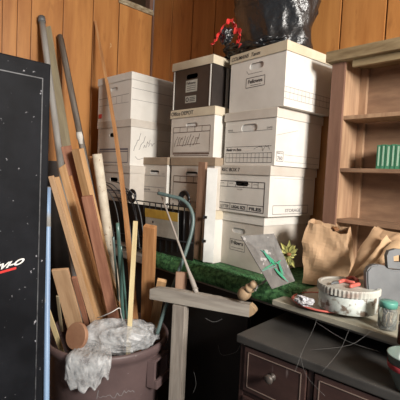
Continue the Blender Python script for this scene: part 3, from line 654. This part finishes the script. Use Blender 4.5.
# ------------------------------------------------------------------ plank, post, rod, knob
pl_, pr_ = onz(152, 286, .945), onz(251, 304, .945); pd = (pr_-pl_); pd.z = 0; Lp = pd.length; ang = math.atan2(pd.y, pd.x)
b = B(); n = 40; ft, fb = [], []
rows = []
for i in range(n+1):
    x = Lp*i/n; u = i/n; hz = .050-.006*u; e = .018*max(0, 1-i/3) ; rz_ = (.028*(1-math.sqrt(max(0, 1-((i-(n-4))/4)**2))) if i > n-4 else 0)
    top = .0+.002*noise.noise(Vector((x*40, 0, 0)))+.012*math.sin(PI*min(1, u*1.1))*.4; topv = top-e*.5; 
    rows.append([b.verts.new((x, -.016, topv)), b.verts.new((x, .016-.0*rz_, topv)), b.verts.new((x, .016, -hz)), b.verts.new((x, -.016, -hz))])
for a, c in zip(rows, rows[1:]):
    for k in range(4): b.faces.new((a[k], c[k], c[(k+1) % 4], a[(k+1) % 4]))
b.faces.new(rows[0]); b.faces.new(rows[-1][::-1])
lathe_c = B()
o = obj('weathered_plank', b, M['greywoodx']); o.location = pl_; o.rotation_euler = (0, 0, ang)
tag(o, 'weathered grey plank lying across the top of the upright post', 'plank')
lathe_c.free()
b = B(); 
q = Vector((Lp, 0)); pts = [(.0, .003)]+[(.022*math.sin(PI*k/10), .003-.047*k/10) for k in range(1, 10)]+[(0, -.044)]
prism(b, [(Lp+x, z) for x, z in pts], -.0155, .0155); obj('rounded_end', b, M['turned'], o)
pc = onz(180, 305, .892); q = (pc-pl_); along = q.x*math.cos(ang)+q.y*math.sin(ang); pc = pl_+Vector((math.cos(ang), math.sin(ang), 0))*along
b = B(); box(b, -.027, .027, -.02, .02, 0, .8925, .003); o = obj('wooden_post', b, M['greywood']); o.location = (pc.x, pc.y, 0); o.rotation_euler = (0, 0, ang)
tag(o, 'weathered upright post beside the trash can, holding up the grey plank', 'post')
# thin rod standing on plank
tb = pl_+Vector((math.cos(ang), math.sin(ang), 0))*((onz(200, 290, .95)-pl_).to_2d().length)+Vector((0, 0, .005)); ta = at(159, 189, 1.78)
d_ = (ta-tb); b = B(); Lr = d_.length
tube(b, [(0, 0, Lr*k) for k in (.0, .04, .09, .12, .18, .3, .6, 1)], [.0085, .0095, .0100, .009, .0065, .0050, .0042, .0036], 12); o = obj('thin_rod', b, M['greyrod'], None, True)
o.matrix_world = Matrix.Translation(tb) @ d_.to_track_quat('Z', 'Y').to_matrix().to_4x4(); tag(o, 'thin greyed wooden rod with a thick foot leaning from the plank', 'rod')
b = B(); lathe(b, [(.0088, .012), (.0115, .014), (.0115, .018), (.009, .020)], 16); obj('foot_ring', b, M['greywood'], o, True)
# turned wooden handle
k0 = onz(242, 299, .962); k1 = at(257, 284, (k0-CAM).dot(fw)-.055); dk = (k1-k0); Lk = dk.length
b = B(); lathe(b, [(0, -.012), (.012, -.011), (.021, -.002), (.024, .012), (.023, .026), (.017, .036), (.0125, .040), (.0165, .044), (.019, .050), (.0165, .056), (.011, .060), (.0125, .066), (.014, .074), (.012, .082), (.006, .086), (0, .087)], 28)
o = obj('turned_handle', b, M['turned'], None, True); o.matrix_world = Matrix.Translation(k0+Vector((0, 0, .012))) @ dk.to_track_quat('Z', 'Y').to_matrix().to_4x4(); tag(o, 'turned wooden knob handle lying on the right end of the plank', 'handle')
b = B(); dd = (k1-CAM).dot(fw); ribbon(b, [at(254, 291, dd), at(259, 285, dd+.01), at(266, 280.5, dd+.03), at(273, 279, dd+.05)], .010, 6); recenter(tag(obj('pale_strap', b, M['pvc'], mods=(('SOLIDIFY', dict(thickness=.002)),)), 'short pale curved strap between knob handle and painted panel', 'strap'))
# bent tube
b = B(); tube(b, spline([at(158, 193, 1.72), at(170, 196, 1.70), at(181, 199, 1.69), (at(189, 206, 1.68)), at(193, 217, 1.67), at(192, 230, 1.66), at(187, 248, 1.65), at(180, 268, 1.64), at(172, 290, 1.635), at(164, 312, 1.63), at(157, 334, 1.62)], 6), .0080, 12)
recenter(tag(obj('bent_tube', b, M['tubing'], None, True), 'green grey metal tube bent over at the top, rising from the can', 'tube'))
# brown timber strip leaning on the boxes and white lit-side panel with black hinges
b = B(); p1, p0 = at(200.5, 166, 1.60), at(197, 259, 1.60)
o = S('timber_strip', 'rough brown timber strip standing on turf in front of the middle stack', 'wood strip', ony(203, 162, 1.335), onz(198, 259, Z0+.012), .046, .016, M['brownish'], z_end=None, face=(0.1, -1, 0))
b = B(); xa, xb2 = ony(207.5, 200, 1.325).x, ony(214.5, 200, 1.325).x
# ------------------------------------------------------------------ black rack with wires, sign, coil
cr = thing('wire_rack', 'black wire rack with curved bars in front of the bottom boxes', 'rack', (-1.75, 1.22, Z0))
yb = 1.238
def rel(p): return p-cr.location
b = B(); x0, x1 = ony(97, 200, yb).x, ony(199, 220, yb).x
box(b, x0, x1-.035, yb+.006, yb+.009, Z0+.028, ony(150, 206, yb).z); obj('back_sheet', local(b, cr), M['black_and_shade'], cr)
for k, pts in enumerate(([(97, 199), (101, 203), (104, 211), (107, 224), (109, 250)], [(112, 181), (121, 184), (128, 192), (134, 205), (137, 222), (139, 250)], [(96, 186), (104, 188), (111, 195), (116, 208), (119, 225), (121, 250)], [(98, 183), (107, 185), (115, 193), (121, 206), (125, 225), (127, 250)], [(104, 182), (113, 185), (120, 193), (126, 208), (130, 228), (132, 252)], [(118, 190), (125, 192), (131, 201), (135, 215), (138, 232), (140, 250)], [(121, 187), (129, 190), (135, 198), (140, 212), (143, 232), (144, 250)], [(96, 192), (102, 195), (107, 203), (111, 218), (114, 235), (115, 250)])):
    b = B(); tube(b, [rel(p) for p in spline([ony(x, y, yb-.004-.004*k) for x, y in pts], 6)], .0030, 8); obj('curved_bar', b, M['black_metal'] if k % 2 else M['steel'], cr, True)
for k in range(9):
    px = 144+5.8*k; b = B(); tube(b, [rel(ony(px, 203, yb)), rel(ony(px-1.5, 252, yb))], .0028, 8); obj('upright_bar', b, M['black_metal'], cr, True)
for py in (203, 238):
    b = B(); tube(b, [rel(ony(112, py-6, yb-.006)), rel(ony(192, py+5, yb-.006))], .0035, 8); obj('cross_bar', b, M['black_metal'], cr, True)
for (px, py, r_, lab) in ((132, 196, .034, 'coil of black cable below the name lines of the box by the corner'), (184, 199, .036, 'coil of black cable behind the bent green grey tube')):
    c = ony(px, py, yb-.012); b = B()
    for q in range(3): tube(b, [c+Vector((math.cos(a)*(r_-.007*q), .004*q, math.sin(a)*(r_-.007*q))) for a in [2*PI*k/28 for k in range(29)]], .0052, 8)
    recenter(tag(obj('cable_coil', b, M['black_metal'], None, True), lab, 'cable', 'black cable coils in the rack'))
ys = 1.222
pts = [(145, 208), (178, 213), (178, 240), (146, 234)]; w3 = [ony(x, y, ys) for x, y in pts]
t = thing('printed_card', 'yellow and white printed card with a black dot on the black rack', 'card', (w3[3].x, ys, w3[3].z))
def quadslab(pw, y, th, root, name, m):
    b = B(); prism(b, [(p.x, p.z) for p in pw], y-th, y); return obj(name, local(b, root) if not isinstance(root, type(None)) else b, m, root)
def rl(bm, root): bmesh.ops.translate(bm, vec=-Vector(root.location), verts=bm.verts[:]); return bm
b = B(); prism(b, [(p.x, p.z) for p in w3], ys, ys+.003); obj('card_sheet', rl(b, t), M['card'], t)
q = [w3[0], w3[1], w3[1].lerp(w3[2], .33), w3[0].lerp(w3[3], .33)]
b = B(); prism(b, [(p.x, p.z) for p in q], ys-.001, ys-.0002); obj('yellow_band', rl(b, t), M['yellow'], t)
b = B(); c = ony(153, 222, ys); prism(b, [(c.x+.006*math.cos(2*PI*k/12), c.z+.007*math.sin(2*PI*k/12)) for k in range(12)], ys-.0012, ys-.0002); obj('dot', rl(b, t), M['ink'], t)
# white strip standing for a lit box side, turned to the window; black hinges
t = thing('lit_side_panel', 'white panel standing for a lit box side, two black hinges beside the timber strip', 'panel', (ony(210, 250, 1.33).x, 1.33, Z0+.0))
xa = ony(206, 210, 1.33).x; xb2 = xa+.05; zt_ = ony(210, 168, 1.33).z
PM = Matrix.Translation((xa, 1.325, 0)) @ Matrix.Rotation(R(38), 4, 'Z') @ Matrix.Translation((-xa, -1.325, 0))
b = B(); box(b, xa, xb2, 1.325, 1.331, Z0+.012, zt_, .001, PM); obj('panel_sheet', rl(b, t), M['white'], t)
for py in (217, 241):
    zc = ony(205, py, 1.325).z; b = B(); box(b, xa-.008, xa+.016, 1.320, 1.3245, zc-.006, zc+.006, .001); tube(b, [(xa-.002, 1.319, zc-.010), (xa-.002, 1.319, zc+.010)], .0035, 8); obj('hinge', rl(b, t), M['black_metal'], t)
# ------------------------------------------------------------------ painted acrylic panel, dried flowers
dp = 1.33
TL, TR, BR, BL = at(241, 236, dp+.03), at(274, 233.5, dp+.08), at(295, 281, dp+.06), at(272, 289, dp)
t = thing('painted_panel', 'grey frosted acrylic panel painted with green leaves, leaning on the boxes', 'panel', BL)
nrm = (TR-TL).cross(BL-TL).normalized(); 
if nrm.dot(-fw) < 0: nrm = -nrm
b = B(); vs = [b.verts.new(p-BL+nrm*o_) for o_ in (0, -.004) for p in (TL, TR, BR, BL)]
for f in ((0, 1, 2, 3), (7, 6, 5, 4), (0, 4, 5, 1), (1, 5, 6, 2), (2, 6, 7, 3), (3, 7, 4, 0)): b.faces.new([vs[i] for i in f])
obj('acrylic_sheet', b, M['frost'], t)
def onp(px, py): v = ray(px, py); return CAM+v*((TL-CAM).dot(nrm)/v.dot(nrm))-BL+nrm*.001
b = B()
def leaf(pa, pb, wpx):
    dx, dy = pb[0]-pa[0], pb[1]-pa[1]; l = math.hypot(dx, dy); nx_, ny_ = -dy/l, dx/l; L1, L2 = [], []
    for k in range(9):
        u = k/8; ww = wpx*math.sin(PI*u)**.8; L1.append(onp(pa[0]+dx*u+nx_*ww, pa[1]+dy*u+ny_*ww)); L2.append(onp(pa[0]+dx*u-nx_*ww, pa[1]+dy*u-ny_*ww))
    return L1+L2[::-1][1:-1]
for a_, c_, w_ in (((263, 251), (276, 266), 1.5), ((277, 262), (262, 270), .7), ((278, 262), (283, 276), .8), ((274, 268), (287, 281), 1.2), ((276, 264), (281, 260), .7)):
    b.faces.new([b.verts.new(p) for p in leaf(a_, c_, w_)])
obj('painted_leaves', b, M['greenink'], t)
b = B()
for a_, c_ in (((261, 250), (278, 264)), ((279, 262), (284, 275)), ((262, 271), (276, 266)), ((264, 250), (272, 266)), ((275, 268), (288, 282))):
    pa, pc_ = onp(*a_), onp(*c_); tube(b, [pa, pc_], .0011, 6)
obj('painted_outline', b, M['tealcap'], t)
t = thing('dried_flowers', 'bunch of dried yellow green flowers between painted panel and paper bag', 'flowers', onz(288, 284, Z0))
hb_ = at(288, 254, 1.50)-t.location
for k in range(16):
    b = B(); a = R(20+k*22.5)+random.uniform(-.1, .1); L_ = random.uniform(.042, .068) if k % 2 else random.uniform(.03, .05); c = hb_+RT*0
    p1 = c+(RT*math.cos(a)*.75+Vector((0, 0, 1))*math.sin(a)*1.1)*L_+fw*random.uniform(-.02, .01); sd = (p1-c).cross(fw).normalized()*.0075; md = c.lerp(p1, .6)+fw*-.006
    vs = [b.verts.new(p) for p in (c, md+sd, p1, md-sd)]; b.faces.new(vs); obj('petal', b, M['yfl'], t, mods=(('SOLIDIFY', dict(thickness=.001)),))
b = B(); lathe(b, [(0, -.006), (.009, -.004), (.010, .004), (0, .008)], 14); bmesh.ops.translate(b, vec=hb_-fw*.012, verts=b.verts[:]); obj('flower_heart', b, M['leaf'], t, True)
for k in range(3):
    b = B(); tube(b, spline([hb_+Vector((0, 0, -.004)), hb_*.5+RT*(.006*(k-1)), Vector((.006*(k-1), 0, .003))], 5), .0018, 6); obj('stem', b, M['gstem'], t, True)
# ------------------------------------------------------------------ paper bags
def paperbag():
    c = onz(320.5, 286, ZP); c.y += .05; base = Vector((c.x, c.y, ZP)); t = thing('paper_bag', 'open brown paper bag standing upright behind the round tin', 'paper bag', base, R(18))
    b = B(); W2, D2, Hb = .088, .052, .238; nh, per = 18, []
    outline = [(-W2, -D2), (W2, -D2), (W2, D2), (-W2, D2)]; ring = []
    for k in range(4):
        p, q = outline[k], outline[(k+1) % 4]; m_ = 14 if k % 2 == 0 else 8
        for j in range(m_): ring.append((p[0]+(q[0]-p[0])*j/m_, p[1]+(q[1]-p[1])*j/m_))
    rows = []
    for i in range(nh+1):
        u = i/nh; row = []
        for (x, y) in ring:
            tp = Hb*(1+.0*x)+.02*max(0, -x/W2)*1+.008*noise.noise(Vector((x*30, y*30, 0))) - (.018 if x > .02 and y < 0 else 0)
            z = tp*u; sc_ = 1-.10*u+.05*math.sin(PI*u); gus = .018*math.sin(PI*u)*(1-abs(y)/D2) if abs(abs(x)-W2) < 1e-4 else 0
            n = noise.noise_vector(Vector((x*16, y*16, z*14)))*.016*min(1, u*4); r2 = noise.noise_vector(Vector((x*38, y*38, z*34)))*.004*min(1, u*4)
            row.append(b.verts.new((x*sc_-math.copysign(gus, x)+n.x+r2.x-.006*u, y*sc_+n.y+r2.y, z+.0005)))
        rows.append(row)
    N = len(ring)
    for i in range(nh):
        for k in range(N): b.faces.new((rows[i][k], rows[i][(k+1) % N], rows[i+1][(k+1) % N], rows[i+1][k]))
    b.faces.new(rows[0][::-1]); obj('bag_body', b, M['kraft'], t, mods=(('SOLIDIFY', dict(thickness=.0012)),))
    o = B(); pp = at(335, 229, (CAM-base).length*0+ (base-CAM).dot(fw)-.03); blob(o, pp, .016, .010, .012, .6, 2, 3, 2); recenter(tag(obj('dry_leaf', o, M['leaf'], None, True), 'dry brown leaf caught on the rim of the standing paper bag', 'leaf'))
paperbag()
def lyingbag():
    c = onz(352, 283, ZP); dc = 1.50
    t = thing('paper_bag', 'flattened brown paper bag lying slanted at the right behind the tin', 'paper bag', onz(366, 283, ZP)+Vector((0, .14, 0)))
    def fold(name, poly, th, seed, m):
        b = B(); n = 14; g = []
        for i in range(n+1):
            row = []
            for j in range(n+1):
                u, v = i/n, j/n; p = poly[0].lerp(poly[1], u).lerp(poly[3].lerp(poly[2], u), v); k = noise.noise_vector(p*14+Vector((seed, 0, 0)))*.016+noise.noise_vector(p*36)*.004
                row.append(b.verts.new(p+k+fw*(-th*math.sin(PI*v)*math.sin(PI*u)**.5)-t.location))
            g.append(row)
        for i in range(n):
            for j in range(n): b.faces.new((g[i][j], g[i+1][j], g[i+1][j+1], g[i][j+1]))
        for r_ in g:
            for v in r_: v.co.z = max(v.co.z, .002)
        obj(name, b, m, t, mods=(('SOLIDIFY', dict(thickness=.0015)),))
    P_ = lambda x, y, d: at(x, y, d)
    fold('back_fold', [P_(345, 277, 1.40), P_(364, 277, 1.38), P_(394, 236, 1.44), P_(374, 227, 1.50)], .02, 1, M['kraft'])
    fold('front_fold', [P_(352, 276, 1.345), P_(366, 272, 1.34), P_(400, 247, 1.39), P_(386, 233, 1.41)], .012, 4, M['kraft2'])
    fold('open_end', [P_(372, 264, 1.325), P_(402, 262, 1.34), P_(404, 240, 1.38), P_(390, 246, 1.38)], .010, 6, M['kraft2'])
    fold('top_fold', [P_(371, 236, 1.48), P_(398, 246, 1.40), P_(403, 236, 1.44), P_(378, 227, 1.50)], .014, 9, M['kraft'])
lyingbag()
# ------------------------------------------------------------------ grey steel scoop
sd_ = 1.235; q0 = at(384, 300, sd_)
t = thing('steel_bracket', 'grey rounded steel bracket with a square hole at the right behind the jar', 'bracket', (at(390, 296, sd_).x, at(390, 296, sd_).y, ZP))
def face_slab(name, pts, d, th, m, root, bev=.004, hole=None):
    b = B(); v0 = [b.verts.new(at(x, y, d)-root.location) for x, y in pts]
    if hole:
        v1 = [b.verts.new(at(x, y, d)-root.location) for x, y in hole]
        es = [b.edges.new((v0[i], v0[(i+1) % len(v0)])) for i in range(len(v0))]+[b.edges.new((v1[i], v1[(i+1) % len(v1)])) for i in range(len(v1))]
        bmesh.ops.triangle_fill(b, edges=es, use_beauty=True)
    else: b.faces.new(v0)
    r = bmesh.ops.extrude_face_region(b, geom=b.faces[:]); bmesh.ops.translate(b, vec=fw*th, verts=[x for x in r['geom'] if isinstance(x, bmesh.types.BMVert)])
    if bev and not hole: bmesh.ops.bevel(b, geom=[e for e in b.edges], offset=bev, segments=2, affect='EDGES')
    for v in b.verts: v.co.z = max(v.co.z, .001)
    return obj(name, b, m, root)
face_slab('plate', [(367, 281), (367, 271), (371, 266), (378, 264.5), (386, 266), (392, 270), (404, 270), (412, 275), (412, 308), (375, 304), (368, 296)], sd_, .03, M['steel'], t)
face_slab('upper_plate', [(388, 268), (387, 256), (389, 251), (396, 249), (408, 250), (408, 270)], sd_-.004, .02, M['steel'], t, hole=[(394, 262), (393.5, 256.5), (399, 255), (402, 256), (402, 262)])
# ------------------------------------------------------------------ plate, tin, pliers, crumpled paper, jars
pcn = onz(322, 306, ZP); pcn.y += .015
t = thing('enamel_plate', 'white enamel plate with a worn red rim under the round tin', 'plate', (pcn.x, pcn.y, ZP))
b = B(); lathe(b, [(0, .001), (.075, .001), (.105, .010), (.106, .0125), (.102, .013), (.075, .004), (0, .004)], 48); obj('dish', b, M['plate'], t, True)
b = B(); lathe(b, [(.1065, .009), (.110, .0125), (.106, .0150), (.100, .0135), (.104, .0095)], 48); obj('red_rim', b, M['coral'], t, True)
tc = onz(346.5, 316, ZP+.015); vdir = Vector((ray(346, 300).x, ray(346, 300).y, 0)).normalized(); RTN = .091; tcc = tc+vdir*RTN
t = thing('round_tin', 'round worn white tin with a dented lid, carrying coral pliers', 'tin', (tcc.x, tcc.y, ZP+.0155))
b = B(); lathe(b, [(0, 0), (RTN-.002, 0), (RTN, .002), (RTN, .068), (RTN-.002, .070), (0, .070)], 64); obj('tin_body', b, M['tin'], t, True)
b = B(); seg = 192; prof = [(RTN+.0015, .054), (RTN+.005, .056), (RTN+.0055, .074), (RTN+.004, .0775), (RTN-.004, .0775), (RTN-.008, .074), (.04, .0725), (0, .0725)]
lathe(b, prof, seg)
for v in b.verts:
    if .053 < v.co.z < .077 and math.hypot(v.co.x, v.co.y) > RTN:
        a = math.atan2(v.co.y, v.co.x); k = 1+.012*math.sin(a*48); v.co.x *= k; v.co.y *= k
obj('tin_lid', b, M['tinlid'], t)
ZT = ZP+.0155+.0775
t = thing('pliers', 'small pliers with coral red handles lying on the tin lid', 'pliers', (tcc.x, tcc.y, ZT-.003))
def zl(px, py, dz=.006): return onz(px, py, ZT+dz-.003)-t.location
b = B(); tube(b, spline([zl(339, 282), zl(344, 280.5), zl(350, 282), zl(355, 283)], 5), [.004]+[.006]*14+[.004], 10); obj('handle', b, M['coral'], t, True)
b = B(); tube(b, spline([zl(347, 278.5), zl(351, 277.5), zl(355, 278.5), zl(358, 281)], 5), [.004]+[.006]*14+[.004], 10); obj('handle', b, M['coral'], t, True)
b = B(); tube(b, spline([zl(350, 286.5), zl(355, 285), zl(360, 284)], 5), [.004]+[.006]*9+[.004], 10); obj('handle', b, M['coral'], t, True)
b = B(); tube(b, [zl(338.5, 282.5), zl(334, 282.5), zl(331, 284)], [.004, .005, .002], 8); obj('jaw', b, M['steel'], t, True)
pc3 = onz(302, 305, ZP+.015); b = B(); blob(b, pc3+Vector((.0, .012, .012)), .034, .020, .016, .7, 2.4, 4, 21, flat=ZP+.0135); recenter(tag(obj('crumpled_paper', b, M['foil'], None, False), 'crumpled silvery paper on the left side of the enamel plate', 'paper'))
def jar(name, lab, c, R_, Hh, capm, fill, gm):
    t = thing(name, lab, 'jar', c)
    b = B(); lathe(b, [(0, .001), (R_*.9, .001), (R_, .004), (R_, Hh*.72), (R_*.86, Hh*.80), (R_*.86, Hh), (R_*.80, Hh), (R_*.80, Hh*.79), (R_*.93, Hh*.71), (R_*.93, .006), (0, .004)], 32); obj('jar_glass', b, gm, t, True)
    b = B(); lathe(b, [(R_*.90, Hh*.83), (R_*.97, Hh*.83), (R_*.98, Hh*1.02), (R_*.93, Hh*1.05), (0, Hh*1.05), (0, Hh*1.01), (R_*.9, Hh*1.0)], 32); obj('jar_cap', b, capm, t, True)
    if fill:
        for k in range(7):
            a = k*.9; b = B(); tube(b, [(R_*.5*math.cos(a), R_*.5*math.sin(a), .008), (R_*.42*math.cos(a+.5), R_*.42*math.sin(a+.5), Hh*.68)], R_*.16, 8); obj('filling', b, fill, t, True)
    return t
jc = onz(386, 331, ZP); jar('glass_jar', 'small glass jar with a teal cap on the pale board', Vector((jc.x, jc.y, ZP))+Vector((-.006, .020, 0)), .0255, .078, M['tealcap'], M['straw'], M['glass'])
jc = onz(404, 347, ZP); jar('dark_jar', 'dark red jar cut by the right edge of the photo', Vector((jc.x, jc.y, ZP))+Vector((.0, .018, 0)), .023, .075, M['darkjar'], None, M['darkjar'])
# ------------------------------------------------------------------ dresser
ZD = .90; fl_ = onz(236.5, 334, ZD); frr = onz(393, 400, ZD)
DA = math.atan2(frr.y-fl_.y, frr.x-fl_.x)+R(4.5)
DW, DD = 1.0, .40
dr = thing('dresser', 'dark mahogany dresser with a dusty top in front of the workbench', 'dresser', (fl_.x, fl_.y, 0), DA)
b = B(); box(b, 0, DW, 0, DD, ZD-.026, ZD, .004); obj('dresser_top', b, M['dtop'], dr)
b = B(); box(b, .012, DW-.012, .025, DD-.01, .0, ZD-.0265, .002)
for x in (.012, .012+.2345+.0, DW/2*0+.545, DW-.028): box(b, x, x+.016, .012, .026, .02, ZD-.0265, .001)
obj('carcass', b, M['dresser'], dr)
cols = [(.030, .252), (.280, .560), (.590, .960)]
cols = [(.031, .243), (.268, .542), (.566, .968)]
b = B()
for z in (ZD-.178, ZD-.385): box(b, .014, DW-.014, .013, .0265, z-.012, z, .001)
obj('drawer_rail', b, M['dresser'], dr)
for (xa, xb_) in cols:
    for (za, zb) in ((ZD-.174, ZD-.032), (ZD-.380, ZD-.194), (ZD-.62, ZD-.400)):
        d = B(); box(d, xa, xb_, .006, .0245, za, zb, .002); dro = obj('drawer', d, M['dresser'], dr)
        b = B(); m_ = .014
        for args in ((xa+m_, xb_-m_, za+m_, za+m_+.0025), (xa+m_, xb_-m_, zb-m_-.0025, zb-m_), (xa+m_, xa+m_+.0025, za+m_, zb-m_), (xb_-m_-.0025, xb_-m_, za+m_, zb-m_)): box(b, args[0], args[1], .0042, .0058, args[2], args[3])
        obj('inlay', b, M['dline'], dro)
        xc, zc = xa+(xb_-xa)*(.5 if xb_ < .5 else .5), (za+zb)/2+.012
        b = B(); lathe(b, [(0, -.001), (.010, -.001), (.012, .002), (.005, .006), (.005, .012), (.013, .018), (.015, .024), (.010, .030), (0, .031)], 20); bmesh.ops.transform(b, matrix=Matrix.Translation((xc, .005, zc)) @ Matrix.Rotation(PI/2, 4, 'X'), verts=b.verts[:]); obj('knob', b, M['brass'], dro, True)
# bowl on the dresser
bc = onz(404, 394, ZD); 
t = thing('glazed_bowl', 'grey green glazed bowl with a red band on the dresser top', 'bowl', Vector((bc.x, bc.y, ZD+.0005))+Vector((.005, .028, 0)))
b = B(); lathe(b, [(0, .0), (.030, .0), (.034, .004), (.052, .045), (.057, .085), (.0585, .088), (.055, .088), (.050, .047), (.032, .008), (0, .006)], 48); obj('bowl_body', b, M['bowl'], t, True)
b = B(); lathe(b, [(.0547, .055), (.0562, .068), (.0567, .068), (.0552, .055)], 48); obj('red_band', b, M['redband'], t, True)
# ------------------------------------------------------------------ cobwebs
def web(lab, segs, r=.00035):
    b = B()
    for pts in segs: tube(b, spline(pts, 4), r, 5)
    recenter(tag(obj('cobweb', b, M['web'], None, True), lab, 'cobweb', kind='stuff'))
web('fine cobweb strands between the pale board edge and dresser top', [[at(319, 313, 1.15), at(313, 330, 1.12), at(303, 350, 1.10), at(295, 372, 1.07)], [at(316, 322, 1.14), at(345, 340, 1.10), at(380, 352, 1.05)], [at(300, 352, 1.10), at(306, 375, 1.06), at(325, 396, 1.0)], [at(350, 327, 1.12), at(340, 350, 1.08), at(322, 372, 1.05)], [at(372, 330, 1.08), at(350, 345, 1.07), at(310, 350, 1.08)]], .00028)
web('fine cobweb strands hanging in the dark under the workbench', [[at(218, 345, 1.45), at(222, 355, 1.45), at(236, 352, 1.42), at(240, 345, 1.38)], [at(194, 372, 1.5), at(196, 384, 1.5), at(193, 393, 1.5)], [at(205, 318, 1.5), at(214, 322, 1.5), at(222, 319, 1.5)]], .0005)


# torn paper chip on the wall
b = B(); prism(b, [(0, 0), (.004, .012), (.012, .020), (.010, .034), (.003, .042), (.010, .022), (.004, .016)], 0, .001)
pw = onx(109.5, 49, WX); o = obj('paper_scrap', b, M['pale']); o.rotation_euler = (0, 0, PI/2); o.location = (WX+.0022, pw.y, pw.z); tag(o, 'tiny torn paper scrap stuck on the wood panelling above the left boxes', 'paper')
